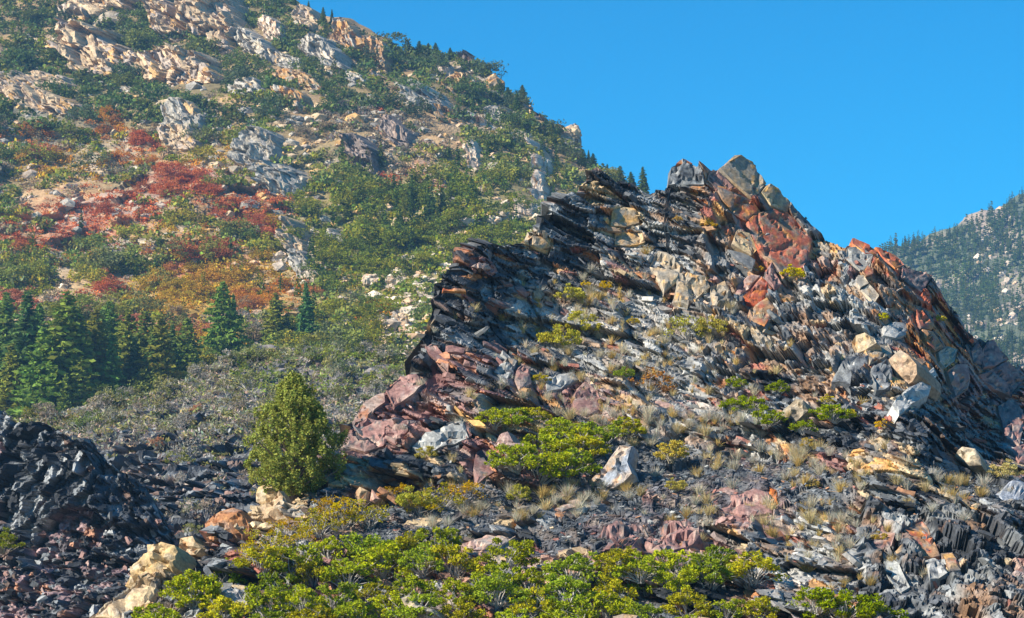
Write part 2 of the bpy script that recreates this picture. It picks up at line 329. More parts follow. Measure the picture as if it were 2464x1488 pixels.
# bedrock slabs of the ridge (parts of it)
SLABS = [
 ('slab', [(1766,363),(1798,378),(1814,392),(1837,438),(1822,464),(1801,476),(1783,459),(1760,438),(1726,405),(1747,387)], TANR, [2,3,3,2,1], dict(lift=.9, dome=.5, thick=4, rough=.16)),
 ('slab', [(1849,436),(1866,444),(1899,488),(1889,508),(1850,493),(1827,462),(1837,444)], TANR, [3,2,2,3,1], dict(lift=.8, dome=.3)),
 ('slab', [(1723,452),(1765,462),(1806,480),(1827,503),(1806,514),(1790,529),(1760,514),(1734,482)], RUST, [4,2,3,3,2], dict(lift=.7, dome=.2)),
 ('slab', [(1816,508),(1853,502),(1889,509),(1912,530),(1948,573),(1937,607),(1927,640),(1879,664),(1850,628),(1819,604),(1801,560),(1793,529)], RUST, [3,4,2,2,1], dict(lift=1.2, dome=.25, thick=3.5, rough=.1)),
 ('slab', [(1770,555),(1799,562),(1817,601),(1801,614),(1780,603),(1756,590)], TANR, [4,3,2,3,1], dict(lift=.9, dome=.2)),
 ('slab', [(1744,598),(1780,606),(1812,622),(1802,645),(1764,620)], [(.16,.16,.16),(.12,.125,.13),(.2,.19,.18),(.09,.09,.1),(.14,.13,.12)], [3,3,2,2,1], dict(lift=.7, dome=.05, rough=.05)),
 ('slab', [(1635,380),(1661,394),(1690,408),(1693,446),(1604,448),(1613,405),(1622,387)], SHALE, [1,3,3,3,1], dict(lift=.9, dome=.35, rough=.25, cell=.55)),
 ('slab', [(1624,384),(1636,378),(1662,393),(1650,402),(1622,398)], RUST, [3,3,2,1,1], dict(lift=1.2, dome=.2)),
 ('slab', [(1703,420),(1723,411),(1760,449),(1745,460),(1720,456),(1700,436)], PURP, [2,4,1,4,1], dict(lift=.8, dome=.2)),
 ('slab', [(1757,700),(1800,655),(1824,665),(1780,708)], PURP, [2,3,0,3,4], dict(lift=.9, dome=.15)),
 ('slab', [(1785,710),(1828,666),(1850,692),(1818,738),(1792,730)], [(.42,.05,.02),(.36,.08,.03),(.44,.14,.03),(.2,.05,.03),(.3,.06,.03)], [4,3,1,2,2], dict(lift=1.0, dome=.25)),
 ('slab', [(1797,742),(1840,716),(1866,745),(1832,782),(1806,764)], RUST, [3,1,3,1,4], dict(lift=.8, dome=.25)),
 ('slab', [(1838,640),(1853,632),(1873,680),(1853,694),(1835,672)], PURP, [4,3,1,1,1], dict(lift=.9, dome=.2)),
 ('slab', [(2045,570),(2104,602),(2108,618),(2079,616),(2047,590)], RUST, [4,4,2,2,1], dict(lift=1.2, dome=.2)),
 ('slab', [(2037,601),(2060,594),(2100,620),(2086,655),(2068,652),(2034,622)], [(.22,.215,.20),(.26,.25,.23),(.17,.17,.16),(.3,.28,.25),(.2,.18,.15)], [3,3,2,2,1], dict(lift=1.0, dome=.2)),
 ('slab', [(2098,624),(2110,622),(2096,662),(2082,668),(2072,656)], RUST, [5,2,2,1,1], dict(lift=1.1, dome=.15)),
 ('slab', [(2097,588),(2117,592),(2148,611),(2174,640),(2150,650),(2120,620)], RUST, [4,4,2,2,1], dict(lift=1.0, dome=.3)),
 ('slab', [(2169,650),(2226,655),(2241,668),(2213,710),(2185,688),(2164,676)], PURP, [3,3,2,3,2], dict(lift=1.0, dome=.3)),
 ('slab', [(2060,666),(2076,668),(2086,686),(2066,694),(2056,682)], PALE, [4,3,2,2,1], dict(lift=1.2, dome=.15)),
 ('slab', [(2068,697),(2088,688),(2111,715),(2098,731),(2086,718)], PALE, [4,3,2,2,1], dict(lift=1.2, dome=.15)),
 ('slab', [(2198,750),(2213,753),(2240,786),(2236,800),(2210,796),(2203,778)], RUST, [4,4,1,1,2], dict(lift=1.2, dome=.4)),
 ('slab', [(2213,800),(2239,803),(2263,842),(2245,850),(2219,822)], RUST, [5,1,3,1,4], dict(lift=1.2, dome=.35)),
 ('slab', [(2120,787),(2148,776),(2177,782),(2183,808),(2151,819),(2122,806)], GREY, [3,4,3,1,1], dict(lift=1.0, dome=.35)),
 ('slab', [(2078,848),(2133,833),(2141,857),(2094,887)], TANR, [1,2,5,1,2], dict(lift=1.1, dome=.1)),
 ('slab', [(1993,922),(2042,866),(2084,860),(2089,880),(2040,926)], SHALE, [1,2,4,3,1], dict(lift=1.0, dome=.15)),
 ('slab', [(2096,892),(2130,872),(2146,900),(2142,938),(2100,944)], SHALE, [2,3,3,2,1], dict(lift=.8, dome=.3, rough=.25, cell=.4)),
 ('slab', [(2130,985),(2165,955),(2218,925),(2240,893),(2246,915),(2222,958),(2180,990),(2150,1000)], [(.33,.33,.32),(.4,.39,.36),(.27,.27,.27),(.2,.2,.2),(.35,.32,.28)], [3,3,2,1,1], dict(lift=1.3, dome=.2, thick=1.5)),
 ('slab', [(2254,852),(2280,836),(2301,849),(2292,873),(2270,890),(2257,875)], PALE, [3,3,2,3,1], dict(lift=.9, dome=.3)),
 ('slab', [(2272,900),(2293,883),(2322,883),(2329,917),(2318,945),(2292,960),(2280,930)], PURP, [2,3,0,3,5], dict(lift=1.3, dome=.5)),
 ('slab', [(2335,850),(2347,830),(2360,845),(2364,880),(2342,876)], PURP, [4,4,1,2,2], dict(lift=1.0, dome=.3)),
 ('slab', [(2360,849),(2384,812),(2421,868),(2386,887),(2363,890)], PURP, [4,4,1,2,2], dict(lift=1.2, dome=.3)),
 ('slab', [(2353,906),(2422,873),(2449,896),(2458,922),(2430,960),(2386,944)], PURP, [4,4,1,2,2], dict(lift=1.0, dome=.4)),
 ('slab', [(2400,985),(2440,960),(2464,1010),(2450,1075),(2418,1060)], PURP, [3,4,1,3,1], dict(lift=1.0, dome=.5)),
 ('slab', [(2425,1085),(2464,1070),(2500,1120),(2450,1115)], PURP, [3,4,1,2,2], dict(lift=.8, dome=.3)),
 ('slab', [(1237,692),(1252,693),(1271,711),(1264,721),(1239,703)], PURP, [5,4,0,1,2], dict(lift=.7, dome=.15, thick=.9)),
 ('slab', [(1281,707),(1298,702),(1307,714),(1300,726),(1284,722)], TANR, [3,3,2,1,1], dict(lift=.7, dome=.25, thick=.9)),
 ('slab', [(1060,697),(1092,699),(1118,703),(1120,709),(1090,706),(1062,703)], RUST, [5,3,2,1,3], dict(lift=.8, dome=.05, thick=.9)),
 ('slab', [(1174,719),(1205,728),(1233,738),(1228,748),(1200,740),(1174,727)], PURP, [4,3,1,2,2], dict(lift=.7, dome=.1, thick=.9)),
 ('slab', [(1309,728),(1326,733),(1330,742),(1312,737)], PURP, [4,3,0,2,2], dict(lift=.6, dome=.1, thick=.9)),
 ('slab', [(1347,744),(1367,752),(1364,763),(1348,757)], PURP, [4,4,0,2,1], dict(lift=.6, dome=.1, thick=.9)),
 ('slab', [(1204,676),(1226,681),(1232,692),(1214,689)], PURP, [4,3,1,2,2], dict(lift=.6, dome=.1, thick=.9)),
 ('slab', [(1019,837),(1045,831),(1066,858),(1079,874),(1074,894),(1048,868)], PURP, [5,5,0,2,1], dict(lift=.8, dome=.15)),
 ('slab', [(1071,832),(1118,844),(1115,858),(1071,848)], PURP, [4,5,0,3,1], dict(lift=.8, dome=.1)),
 ('slab', [(1156,823),(1195,832),(1217,846),(1214,856),(1160,833)], PURP, [3,4,1,4,2], dict(lift=.7, dome=.1)),
 ('slab', [(1117,872),(1149,882),(1147,894),(1115,882)], PURP, [4,4,1,2,1], dict(lift=.7, dome=.1)),
 ('slab', [(1223,848),(1247,852),(1244,874),(1220,866)], GREY, [2,3,4,1,1], dict(lift=.8, dome=.15)),
 ('slab', [(1216,868),(1243,876),(1241,906),(1221,922),(1189,902)], GREY, [3,3,1,2,4], dict(lift=.8, dome=.15, rough=.18, cell=.35)),
 ('slab', [(1250,880),(1275,890),(1280,930),(1252,950),(1240,920)], PURP, [2,3,1,5,1], dict(lift=.7, dome=.3)),
 ('slab', [(925,943),(946,913),(995,905),(1017,928),(980,960),(946,981)], PURP, [4,5,0,3,1], dict(lift=1.0, dome=.15)),
 ('slab', [(838,996),(868,963),(921,950),(926,973),(900,990),(880,1012),(846,1020)], PURP, [3,5,0,3,3], dict(lift=.9, dome=.2)),
 ('slab', [(815,1055),(838,1032),(880,1010),(925,1018),(950,1010),(960,1040),(915,1075),(870,1090),(830,1080)], PURP, [4,4,1,3,2], dict(lift=.7, dome=.4, rough=.22)),
 ('slab', [(925,1032),(982,1018),(990,1040),(948,1072),(922,1060)], PURP, [3,4,0,5,1], dict(lift=1.0, dome=.25)),
 ('slab', [(990,1082),(1024,1050),(1090,1024),(1112,1018),(1124,1058),(1070,1076),(1017,1098)], GREY, [2,4,4,1,2], dict(lift=.9, dome=.2)),
 ('slab', [(1110,1018),(1128,1024),(1130,1052),(1118,1060)], PURP, [4,3,1,1,2], dict(lift=.9, dome=.15)),
 ('slab', [(1378,960),(1392,938),(1410,926),(1438,948),(1450,996),(1420,1006),(1382,990)], PURP, [5,3,0,1,2], dict(lift=.9, dome=.6)),
 ('slab', [(1313,913),(1377,902),(1392,920),(1350,942),(1318,948)], [(.3,.3,.29),(.26,.26,.25),(.34,.33,.31),(.2,.2,.2),(.28,.26,.24)], [3,3,2,1,1], dict(lift=.7, dome=.1)),
 ('slab', [(1140,1090),(1178,1078),(1186,1140),(1144,1160),(1134,1132)], PURP, [5,2,3,1,1], dict(lift=.9, dome=.3)),
 ('slab', [(1620,665),(1650,660),(1690,668),(1700,690),(1650,740),(1610,725),(1625,690)], TANR, [2,3,4,1,2], dict(lift=1.2, dome=.6, thick=2.5, rough=.25)),
 ('slab', [(1700,690),(1735,672),(1752,700),(1740,745),(1712,740)], TANR, [2,3,4,1,2], dict(lift=.9, dome=.4, rough=.3, cell=.45)),
 ('slab', [(1470,512),(1500,500),(1528,506),(1535,540),(1500,548),(1466,545)], TANR, [3,2,1,5,0], dict(lift=.9, dome=.4)),
 ('slab', [(1475,562),(1512,558),(1545,563),(1548,585),(1510,592),(1476,588)], TANR, [4,2,1,4,0], dict(lift=.9, dome=.2)),
 ('slab', [(1280,572),(1318,576),(1322,598),(1296,604),(1278,592)], TANR, [4,2,1,4,0], dict(lift=.8, dome=.3)),
 ('slab', [(1590,705),(1560,640),(1580,610),(1610,620),(1640,650),(1625,685)], TANR, [2,4,4,1,2], dict(lift=.9, dome=.5, rough=.25)),
 ('slab', [(1690,1180),(1760,1172),(1850,1195),(1862,1240),(1800,1250),(1730,1225)], PURP, [3,4,0,4,0], dict(lift=.35, dome=.15, rough=.15)),
 ('slab', [(1835,1250),(1880,1245),(1890,1290),(1850,1300)], PURP, [4,4,0,2,0], dict(lift=.35, dome=.15)),
 ('slab', [(1850,1182),(1868,1185),(1872,1225),(1856,1228)], [(.6,.17,.02),(.5,.14,.02),(.45,.12,.02),(.3,.12,.05),(.55,.2,.04)], [4,3,2,1,1], dict(lift=.75, dome=.1, thick=.8, lich=0)),
 ('slab', [(1430,1290),(1475,1262),(1540,1255),(1560,1285),(1490,1312)], PURP, [4,3,2,1,3], dict(lift=.5, dome=.4, rough=.3, cell=.5)),
 ('slab', [(1550,1290),(1600,1240),(1650,1235),(1690,1262),(1680,1310),(1600,1340),(1555,1330)], PURP, [4,3,2,2,2], dict(lift=.6, dome=.5, rough=.35, cell=.5)),
 ('slab', [(1580,1335),(1630,1320),(1690,1340),(1650,1365),(1590,1360)], PURP, [3,4,1,2,3], dict(lift=.5, dome=.3, rough=.2)),
 ('slab', [(2170,1290),(2215,1265),(2245,1300),(2262,1340),(2222,1350)], RUST, [3,2,4,3,2], dict(lift=.8, dome=.2)),
 ('slab', [(2265,1335),(2295,1330),(2312,1370),(2285,1378)], RUST, [2,1,4,2,4], dict(lift=.8, dome=.2)),
 ('slab', [(2225,1360),(2265,1345),(2280,1390),(2235,1400)], GREY, [3,4,2,2,1], dict(lift=.7, dome=.2)),
 ('slab', [(2120,1345),(2160,1370),(2190,1420),(2170,1430),(2130,1390)], [(.4,.4,.37),(.33,.33,.31),(.25,.25,.24),(.15,.15,.15),(.3,.28,.24)], [3,3,2,1,1], dict(lift=.8, dome=.15)),
 ('slab', [(2080,1300),(2120,1280),(2150,1300),(2140,1330),(2095,1335)], PURP, [3,4,1,3,2], dict(lift=.6, dome=.3)),
 ('slab', [(2395,1180),(2440,1150),(2464,1165),(2470,1200),(2420,1195)], [(.32,.34,.38),(.26,.28,.32),(.2,.21,.24),(.36,.36,.36),(.3,.28,.27)], [3,3,2,2,1], dict(lift=.5, dome=.2)),
 ('slab', [(955,1265),(1015,1235),(1070,1238),(1050,1262),(1000,1280)], TANR, [5,2,1,2,0], dict(lift=.35, dome=.1)),
 ('slab', [(1100,1310),(1160,1285),(1230,1290),(1190,1312),(1130,1325)], [(.45,.28,.22),(.4,.25,.2),(.36,.3,.26),(.48,.33,.24),(.35,.24,.2)], [3,3,2,2,1], dict(lift=.4, dome=.1)),
 ('slab', [(1330,1225),(1365,1205),(1400,1195),(1390,1212),(1345,1230)], [(.45,.28,.22),(.4,.25,.2),(.36,.3,.26),(.48,.33,.24),(.35,.24,.2)], [3,3,2,2,1], dict(lift=.3, dome=.1)),
 ('slab', [(300,1440),(345,1415),(385,1425),(350,1462),(290,1488),(230,1488)], TANR, [5,3,3,1,0], dict(lift=.5, dome=.4, rough=.2)),
 ('slab', [(190,1510),(230,1480),(290,1490),(310,1530),(220,1550)], TANR, [5,3,3,1,0], dict(lift=.5, dome=.4, rough=.2)),
]

# --- the shale ridge
r_crest = line([(60, 1600), (190, 1505), (300, 1435), (440, 1345), (500, 1305), (600, 1255), (640, 1205), (720, 1190), (800, 1110), (832, 1040), (862, 985), (930, 932), (962, 908), (986, 872), (1012, 815), (1024, 780),
                (1032, 720), (1042, 685), (1085, 632), (1160, 592), (1250, 582), (1298, 548), (1310, 505), (1370, 472), (1420, 416), (1442, 405), (1482, 440), (1520, 440), (1552, 465), (1602, 452),
                (1612, 402), (1638, 386), (1690, 412), (1715, 412), (1748, 385), (1766, 368), (1812, 390), (1838, 438), (1850, 436), (1892, 480), (1960, 548), (2030, 596), (2046, 576), (2110, 596), (2150, 615), (2190, 650),
                (2240, 668), (2292, 745), (2340, 815), (2382, 820), (2420, 868), (2464, 890), (2560, 960), (2700, 1060), (3300, 1400)])
r_bot = line([(60, 1660), (500, 1640), (3300, 1660)])
_rd = TPS([(60, 1640, 84), (190, 1500, 90), (300, 1440, 92), (440, 1345, 96), (600, 1255, 100), (720, 1190, 103), (830, 1045, 107), (930, 935, 111), (1000, 860, 114), (1040, 700, 119), (1080, 640, 121),
           (1160, 595, 125), (1300, 550, 131), (1430, 410, 138), (1550, 465, 139), (1640, 390, 141), (1766, 368, 144), (1850, 440, 144), (1960, 548, 144), (2046, 580, 144), (2150, 615, 145), (2240, 668, 147), (2340, 815, 147),
           (2464, 890, 148), (2700, 1060, 145), (3300, 1400, 130), (3300, 1660, 90), (700, 1640, 82), (1200, 1640, 82), (1700, 1640, 82), (2200, 1640, 82), (2700, 1640, 84), (700, 1400, 91), (1100, 1400, 91), (1500, 1400, 91), (1800, 1400, 92), (2100, 1450, 91), (2400, 1450, 91),
           (1000, 1220, 101), (1300, 1200, 103), (1600, 1230, 102), (1700, 1130, 108), (1900, 1250, 102), (2200, 1250, 103), (2464, 1250, 105), (2300, 1130, 111), (1900, 1050, 113), (1500, 1000, 115), (1300, 1000, 112), (1100, 1000, 109),
           (1200, 880, 116), (1120, 740, 119), (1300, 780, 124), (1450, 850, 122), (1600, 850, 123), (1500, 680, 130), (1450, 560, 134), (1600, 600, 135), (1750, 750, 129), (1800, 560, 138), (1900, 650, 136), (1930, 800, 128), (2060, 850, 124),
           (2100, 720, 136), (2180, 920, 121), (2050, 960, 117), (2280, 850, 138), (2250, 1000, 116), (2380, 1000, 132), (2464, 1100, 120)])
GULLY = [(2225, 850), (2235, 930), (2185, 965), (2195, 1000), (2300, 1092), (2464, 1152), (2720, 1230), (2720, 700), (2464, 800), (2300, 780)]
def r_depth(u, v):
    d = _rd(u, v)
    ins = inpoly(u, v, GULLY); e = pdist(u, v, GULLY)
    return d + np.where(ins, 4.5 * smooth(0, 30, e) * smooth(840, 1000, v), 0)
RS = Sheet(60, 3300, 3.2, r_crest, r_bot, 330, r_depth, (8, 3, 4), hi=2520)
n = RS.normals(); flat = RS.P.reshape(-1, 3); uu, vv = RS.U.ravel(), RS.V.ravel()
def frame(dip, strike):
    nn = Vector((math.sin(dip), strike, math.cos(dip))).normalized()
    e1 = Vector((math.cos(dip), 0.0, -math.sin(dip))).normalized(); e2 = nn.cross(e1).normalized()
    return np.array([e1, e2, nn])
FA = frame(math.radians(23), -.25)            # bedding of the left cliff: dips gently to the right
FB = frame(math.radians(52), -.30)            # steep slabs under the summit and to the right
FC = frame(math.radians(78), .15)             # near upright foliation low on the right
FD = frame(math.radians(-9), -.45)            # loose chips lying on the slope
def ell(u, v, cu, cv, ru, rv, ang=0):
    a = math.radians(ang); x = (u - cu) * math.cos(a) + (v - cv) * math.sin(a); y = -(u - cu) * math.sin(a) + (v - cv) * math.cos(a)
    return (x / ru) ** 2 + (y / rv) ** 2
wob = (fbm(np.stack([uu / 60, vv / 60, uu * 0], 1), 61, 3) - .5) * 2
steep = (uu > 1690 + 60 * wob) & (vv < 900 + 120 * wob) & (vv > 395)
upright = ((uu > 2080 + 150 * wob) & (vv > 1240 + 50 * wob)) | ((uu < 500) & (vv > 1380))
scree = np.maximum.reduce([1 - ell(uu, vv, 1700, 1150, 380, 75, 6), 1 - ell(uu, vv, 1500, 1265, 230, 60, -8), 1 - ell(uu, vv, 2360, 1170, 110, 34, 20), 1 - ell(uu, vv, 1050, 1235, 170, 70, -15)])
scree = smooth(-.25, .35, scree + .4 * wob)
grassy = smooth(0, .6, 1 - ell(uu, vv, 1560, 850, 330, 160, 30) + .5 * wob)
frm = np.where(steep, 1, np.where(upright, 2, 0))
Q = np.zeros_like(flat)
for k, f in enumerate((FA, FB, FC)):
    m = frm == k; Q[m] = flat[m] @ f.T
Q = Q + (np.stack([fbm(flat / 3, 62, 3), fbm(flat / 3, 63, 3), fbm(flat / 3, 64, 3)], 1) - .5) * np.array([1.0, 1.0, .6])
Q = Q + np.where((frm == 2)[:, None], (np.stack([fbm(flat / .9, 67, 3), fbm(flat / .9, 68, 3), fbm(flat / .9, 69, 3)], 1) - .5) * np.array([1.2, 1.0, .9]), 0)
amp = (1 - .78 * scree) * (1 - .12 * grassy)
o1, r1, e1 = voro(Q / np.array([3.4, 3.0, 1.5]), 71)
cs_ = np.where((frm == 2)[:, None], np.array([1.1, 1.0, .62]), np.where((frm == 0)[:, None], np.array([1.8, 1.3, .21]), np.array([1.6, 1.3, .58])))
o2, r2, e2 = voro(Q / cs_, 72)
o3, r3, e3 = voro(Q / np.where((frm == 2)[:, None], np.array([.42, .4, .24]), np.array([.75, .6, .13])), 73)
d = (r1[:, 0] - .5) * 1.9 + (o1 * (r1[:, 1:4] - .5)).sum(1) * 1.3
d += ((r2[:, 0] - .5) * .85 + (o2 * (r2[:, 1:4] - .5)).sum(1) * .4) * np.where(frm == 2, .75, 1)
d += (r3[:, 0] - .5) * .38
d -= .35 * (1 - smooth(0, .10, e1)) + .16 * (1 - smooth(0, .10, e2))
bed = np.zeros(len(uu))                        # bedrock is planed where a big slab lies
for q in SLABS:
    pp = np.array(q[1]); bb = (uu > pp[:, 0].min() - 8) & (uu < pp[:, 0].max() + 8) & (vv > pp[:, 1].min() - 8) & (vv < pp[:, 1].max() + 8)
    ix_ = np.flatnonzero(bb); bed[ix_] = np.maximum(bed[ix_], np.where(inpoly(uu[ix_], vv[ix_], pp), 1.0, 1 - smooth(0, 8, pdist(uu[ix_], vv[ix_], pp))))
amp = amp * np.where(frm == 2, .62, 1.0)
d = d * amp * (1 - .85 * bed) - .15 * bed + (fbm(flat / 7, 65, 3) - .5) * 2.2 + (1 - amp) * (fbm(flat / .5, 66, 2) - .5) * .35
NSV = np.array([FA[2], FB[2], FC[2]])[frm]
nb_ = n.reshape(-1, 3); LD = RS.ledge(n, NSV)
flatm = (scree * .8)[:, None]; LD = LD * (1 - flatm) + nb_ * flatm
RS.P = RS.P + (LD * d[:, None]).reshape(RS.P.shape)
flat = RS.P.reshape(-1, 3)
# rock colours by block
zc = palette(r2[:, 1], SHALE, [3.2, 3.4, 2.2, 1.0, .9])
def zone(mask, pal, wts, rr):
    global zc
    m = (mask > 0)[:, None]; zc = np.where(m, palette(rr, pal, wts), zc)
zw = .9 * wob
cliffm = smooth(1500, 1380, uu + 60 * wob) * smooth(900, 820, vv + 40 * wob) * (uu > 980)       # black thin-bedded cliff
hot = r1[:, 3] > .72 + .24 * cliffm + .22 * (frm == 2) - .10 * (frm == 1)
zc = np.where(hot[:, None], np.where((r1[:, 2] > .5)[:, None], palette(r2[:, 2], PURP, [3, 3, 2.5, 2, 1.5]), palette(r2[:, 2], TANR, [2.5, 3, 2.5, 2, 2.5])), zc)
G5 = [3, 3, 2, 2, 1]
zone(1 - ell(uu, vv, 1530, 880, 330, 170, 25) + zw, GREY, [3, 3, 1.6, 2.4, 1.2], r2[:, 2])
zone(1 - ell(uu, vv, 1650, 620, 260, 140, 20) + zw - .2, GREY, [3, 2.4, 1.2, 3, 1.6], r2[:, 2])
zone(1 - ell(uu, vv, 1980, 780, 200, 160, 30) + zw - .1, GREY, [3, 2.4, 1.4, 3, 1.2], r2[:, 2])
zone(1 - ell(uu, vv, 980, 990, 180, 85, -35) + zw * .6, PURP, [2.4, 2.4, 4.2, 1.4, .8], r2[:, 2])
zone(1 - ell(uu, vv, 1150, 905, 110, 60, 10) + zw * .6, PURP, [2, 2.4, 4, 1.0, .8], r2[:, 2])
zone(1 - ell(uu, vv, 1420, 970, 120, 60, 0) + zw * .6, PURP, [2, 2, 2, 3, .6], r2[:, 2])
zone(1 - ell(uu, vv, 1810, 520, 110, 180, -35) + zw * .4, RUST, [2, 2, 3, 4, 1], r2[:, 2])
zone(1 - ell(uu, vv, 1500, 525, 50, 26, 0) + zw * .6, TANR, G5, r2[:, 2])
zone(1 - ell(uu, vv, 1290, 580, 50, 26, 20) + zw * .6, TANR, G5, r2[:, 2])
zone(1 - ell(uu, vv, 2180, 690, 240, 55, 38) + zw * .5, RUST, [1.5, 2.2, 3, 4, 1], r2[:, 2])
zone(1 - ell(uu, vv, 2400, 950, 120, 110, 40) + zw * .5, PURP, [3, 3, 2.5, 2, .8], r2[:, 2])
zone(1 - ell(uu, vv, 2240, 820, 60, 80, -30) + zw * .5, RUST, G5, r2[:, 2])
zone(1 - ell(uu, vv, 1580, 1300, 210, 60, 12) + zw * .6, PURP, [4, 3, 2, 2, 1.6], r2[:, 2])
zone(1 - ell(uu, vv, 1790, 1215, 130, 65, 15) + zw * .6, PURP, [2.5, 3, 1, 3, .8], r2[:, 2])
zone(1 - ell(uu, vv, 1950, 1360, 140, 110, 30) + zw * .8, GREY, G5, r2[:, 2])
zone(1 - ell(uu, vv, 1150, 1370, 300, 60, 0) + zw * .6, [(.42, .24, .17), (.36, .2, .15), (.3, .27, .25), (.1, .1, .11), (.45, .33, .22)], G5, r2[:, 2])
zone(1 - ell(uu, vv, 300, 1430, 190, 60, -32) + zw * .4, TANR, [4, 3, 2, 1, .5], r2[:, 2])
zone(1 - ell(uu, vv, 660, 1230, 110, 50, -20) + zw * .4, TANR, [4, 3, 2, 1, .5], r2[:, 2])
hot2 = ((r2[:, 3] > .90 + .07 * cliffm) & (frm < 2))[:, None]
zc = np.where(hot2, palette(r1[:, 1], [(.34, .15, .06), (.28, .10, .07), (.40, .29, .17), (.36, .20, .08)], [2, 2, 2, 1.5]), zc)
stn = smooth(.54, .70, fbm(flat / np.array([2.2, 2.2, 3.6]), 85, 5, .6))[:, None] * .55 * (1 - .95 * cliffm[:, None]) * (1 - scree[:, None])
zc = zc * (1 - stn) + (np.array([.33, .18, .085]) * (.7 + .6 * fbm(flat / .8, 86, 3))[:, None]) * stn
lich = smooth(.55, .68, fbm(flat / 1.3, 81, 4))[:, None] * .45
zc = zc * (1 - lich) + np.array([.30, .30, .285]) * lich
sc_ = (scree * .85)[:, None]
zc = zc * (1 - sc_) + palette(r3[:, 1], [(.06, .068, .08), (.11, .12, .132), (.035, .04, .047), (.17, .15, .13)], [3, 3, 2, .6]) * sc_
gg = (grassy * smooth(.36, .58, fbm(flat / 2, 83, 3)) * .40)[:, None]
zc = zc * (1 - gg) + np.array([.36, .345, .315]) * gg
zc = zc * (.75 + .5 * r3[:, 3])[:, None]
ridge = struct(obj('shale_ridge', mesh('shale_ridge', flat, RS.faces(), zc, [M_ROCK])))
RS.index(4)

# --- dark crag at the left edge
c_crest = line([(-800, 960), (-220, 990), (-60, 1000), (0, 985), (30, 1012), (60, 1022), (95, 1012), (140, 1038), (185, 1062), (215, 1052), (245, 1098), (285, 1130), (330, 1155), (360, 1185), (420, 1290), (470, 1400), (520, 1500)])
c_bot = line([(-800, 1640), (520, 1640)])
c_depth = TPS([(-800, 960, 175), (-800, 1640, 140), (-220, 990, 172), (0, 1005, 170), (200, 1085, 166), (330, 1175, 166), (470, 1400, 158), (520, 1500, 150), (-220, 1640, 140), (520, 1640, 142), (0, 1250, 163), (200, 1250, 161), (0, 1420, 154), (250, 1420, 153), (400, 1450, 150)])
CS = Sheet(-800, 520, 3.0, c_crest, c_bot, 190, c_depth, (6, 5, 6), lo=-80)
n = CS.normals(); flat = CS.P.reshape(-1, 3); uu, vv = CS.U.ravel(), CS.V.ravel()
FV = frame(math.radians(6), -.1)
Q = flat @ FV.T + (np.stack([fbm(flat / 4, 92, 3), fbm(flat / 4, 93, 3), fbm(flat / 4, 94, 3)], 1) - .5)
o1, r1, e1 = voro(flat / np.array([4.5, 4.5, 5.5]), 95); o2, r2, e2 = voro(Q / np.array([.62, .9, 2.8]), 96); o3, r3, e3 = voro(Q / np.array([.26, .35, 1.3]), 97)
low = smooth(1330, 1400, vv)
d = (r1[:, 0] - .5) * 2.2 + (o1 * (r1[:, 1:4] - .5)).sum(1) * 1.2 + (r2[:, 0] - .5) * 1.7 + (o2 * (r2[:, 1:4] - .5)).sum(1) * .9 + (r3[:, 0] - .5) * .5 - .6 * (1 - smooth(0, .1, e1))
CS.P = CS.P + (CS.ledge(n, np.array([.1, -.1, .98]), .25) * d[:, None]).reshape(CS.P.shape); flat = CS.P.reshape(-1, 3)
cc = palette(r2[:, 1], SHALE, [2.6, 3.4, 3, 1.4, .6])
pm = ((r1[:, 2] > .76) & (r2[:, 3] > .4) | (low > .5) & (r2[:, 3] > .5))[:, None]
cc = np.where(pm, palette(r2[:, 1], [(.24, .16, .16), (.31, .21, .20), (.30, .15, .09), (.07, .06, .065)], [3, 3, 1, 1.5]), cc)
crag = struct(obj('dark_crag', mesh('dark_crag', flat, CS.faces(), cc * (.75 + .5 * r3[:, 2])[:, None], [M_ROCK])))
CS.index(4)
# ------------------------------------------------------------------ rock builders
VIEWUP = np.array([0, -SP, CP]); VIEWRT = np.array([1.0, 0, 0]); VIEWFW = np.array([0, CP, SP])
def roughen(px, R, seg=14, j=2.0):
    P = np.array(px, float); out = []
    for i in range(len(P)):
        a, b = P[i], P[(i + 1) % len(P)]; L = np.hypot(*(b - a)); k = max(1, int(L / seg))
        nrm = np.array([-(b - a)[1], (b - a)[0]]) / (L + 1e-6)
        for t in range(k):
            q = a + (b - a) * t / k
            out.append(q + (nrm * R.normal(0, j * .6) if t else R.normal(0, j * .25, 2)))
    return np.array(out)
def rsample(q):
    u, v = q[:, 0], q[:, 1]; i = np.clip(np.interp(u, RS.us, np.arange(len(RS.us))), 0, RS.shape[0] - 1.001); vc, vb = r_crest(u), r_bot(u)
    j = np.clip(np.clip((v - vb) / (vc - vb), 0, 1) * (RS.nv - 1), 0, RS.nv - 1.001); i0, j0 = i.astype(int), j.astype(int); a, b = (i - i0)[:, None], (j - j0)[:, None]; P = RS.P
    return (P[i0, j0] * (1 - a) + P[i0 + 1, j0] * a) * (1 - b) + (P[i0, j0 + 1] * (1 - a) + P[i0 + 1, j0 + 1] * a) * b
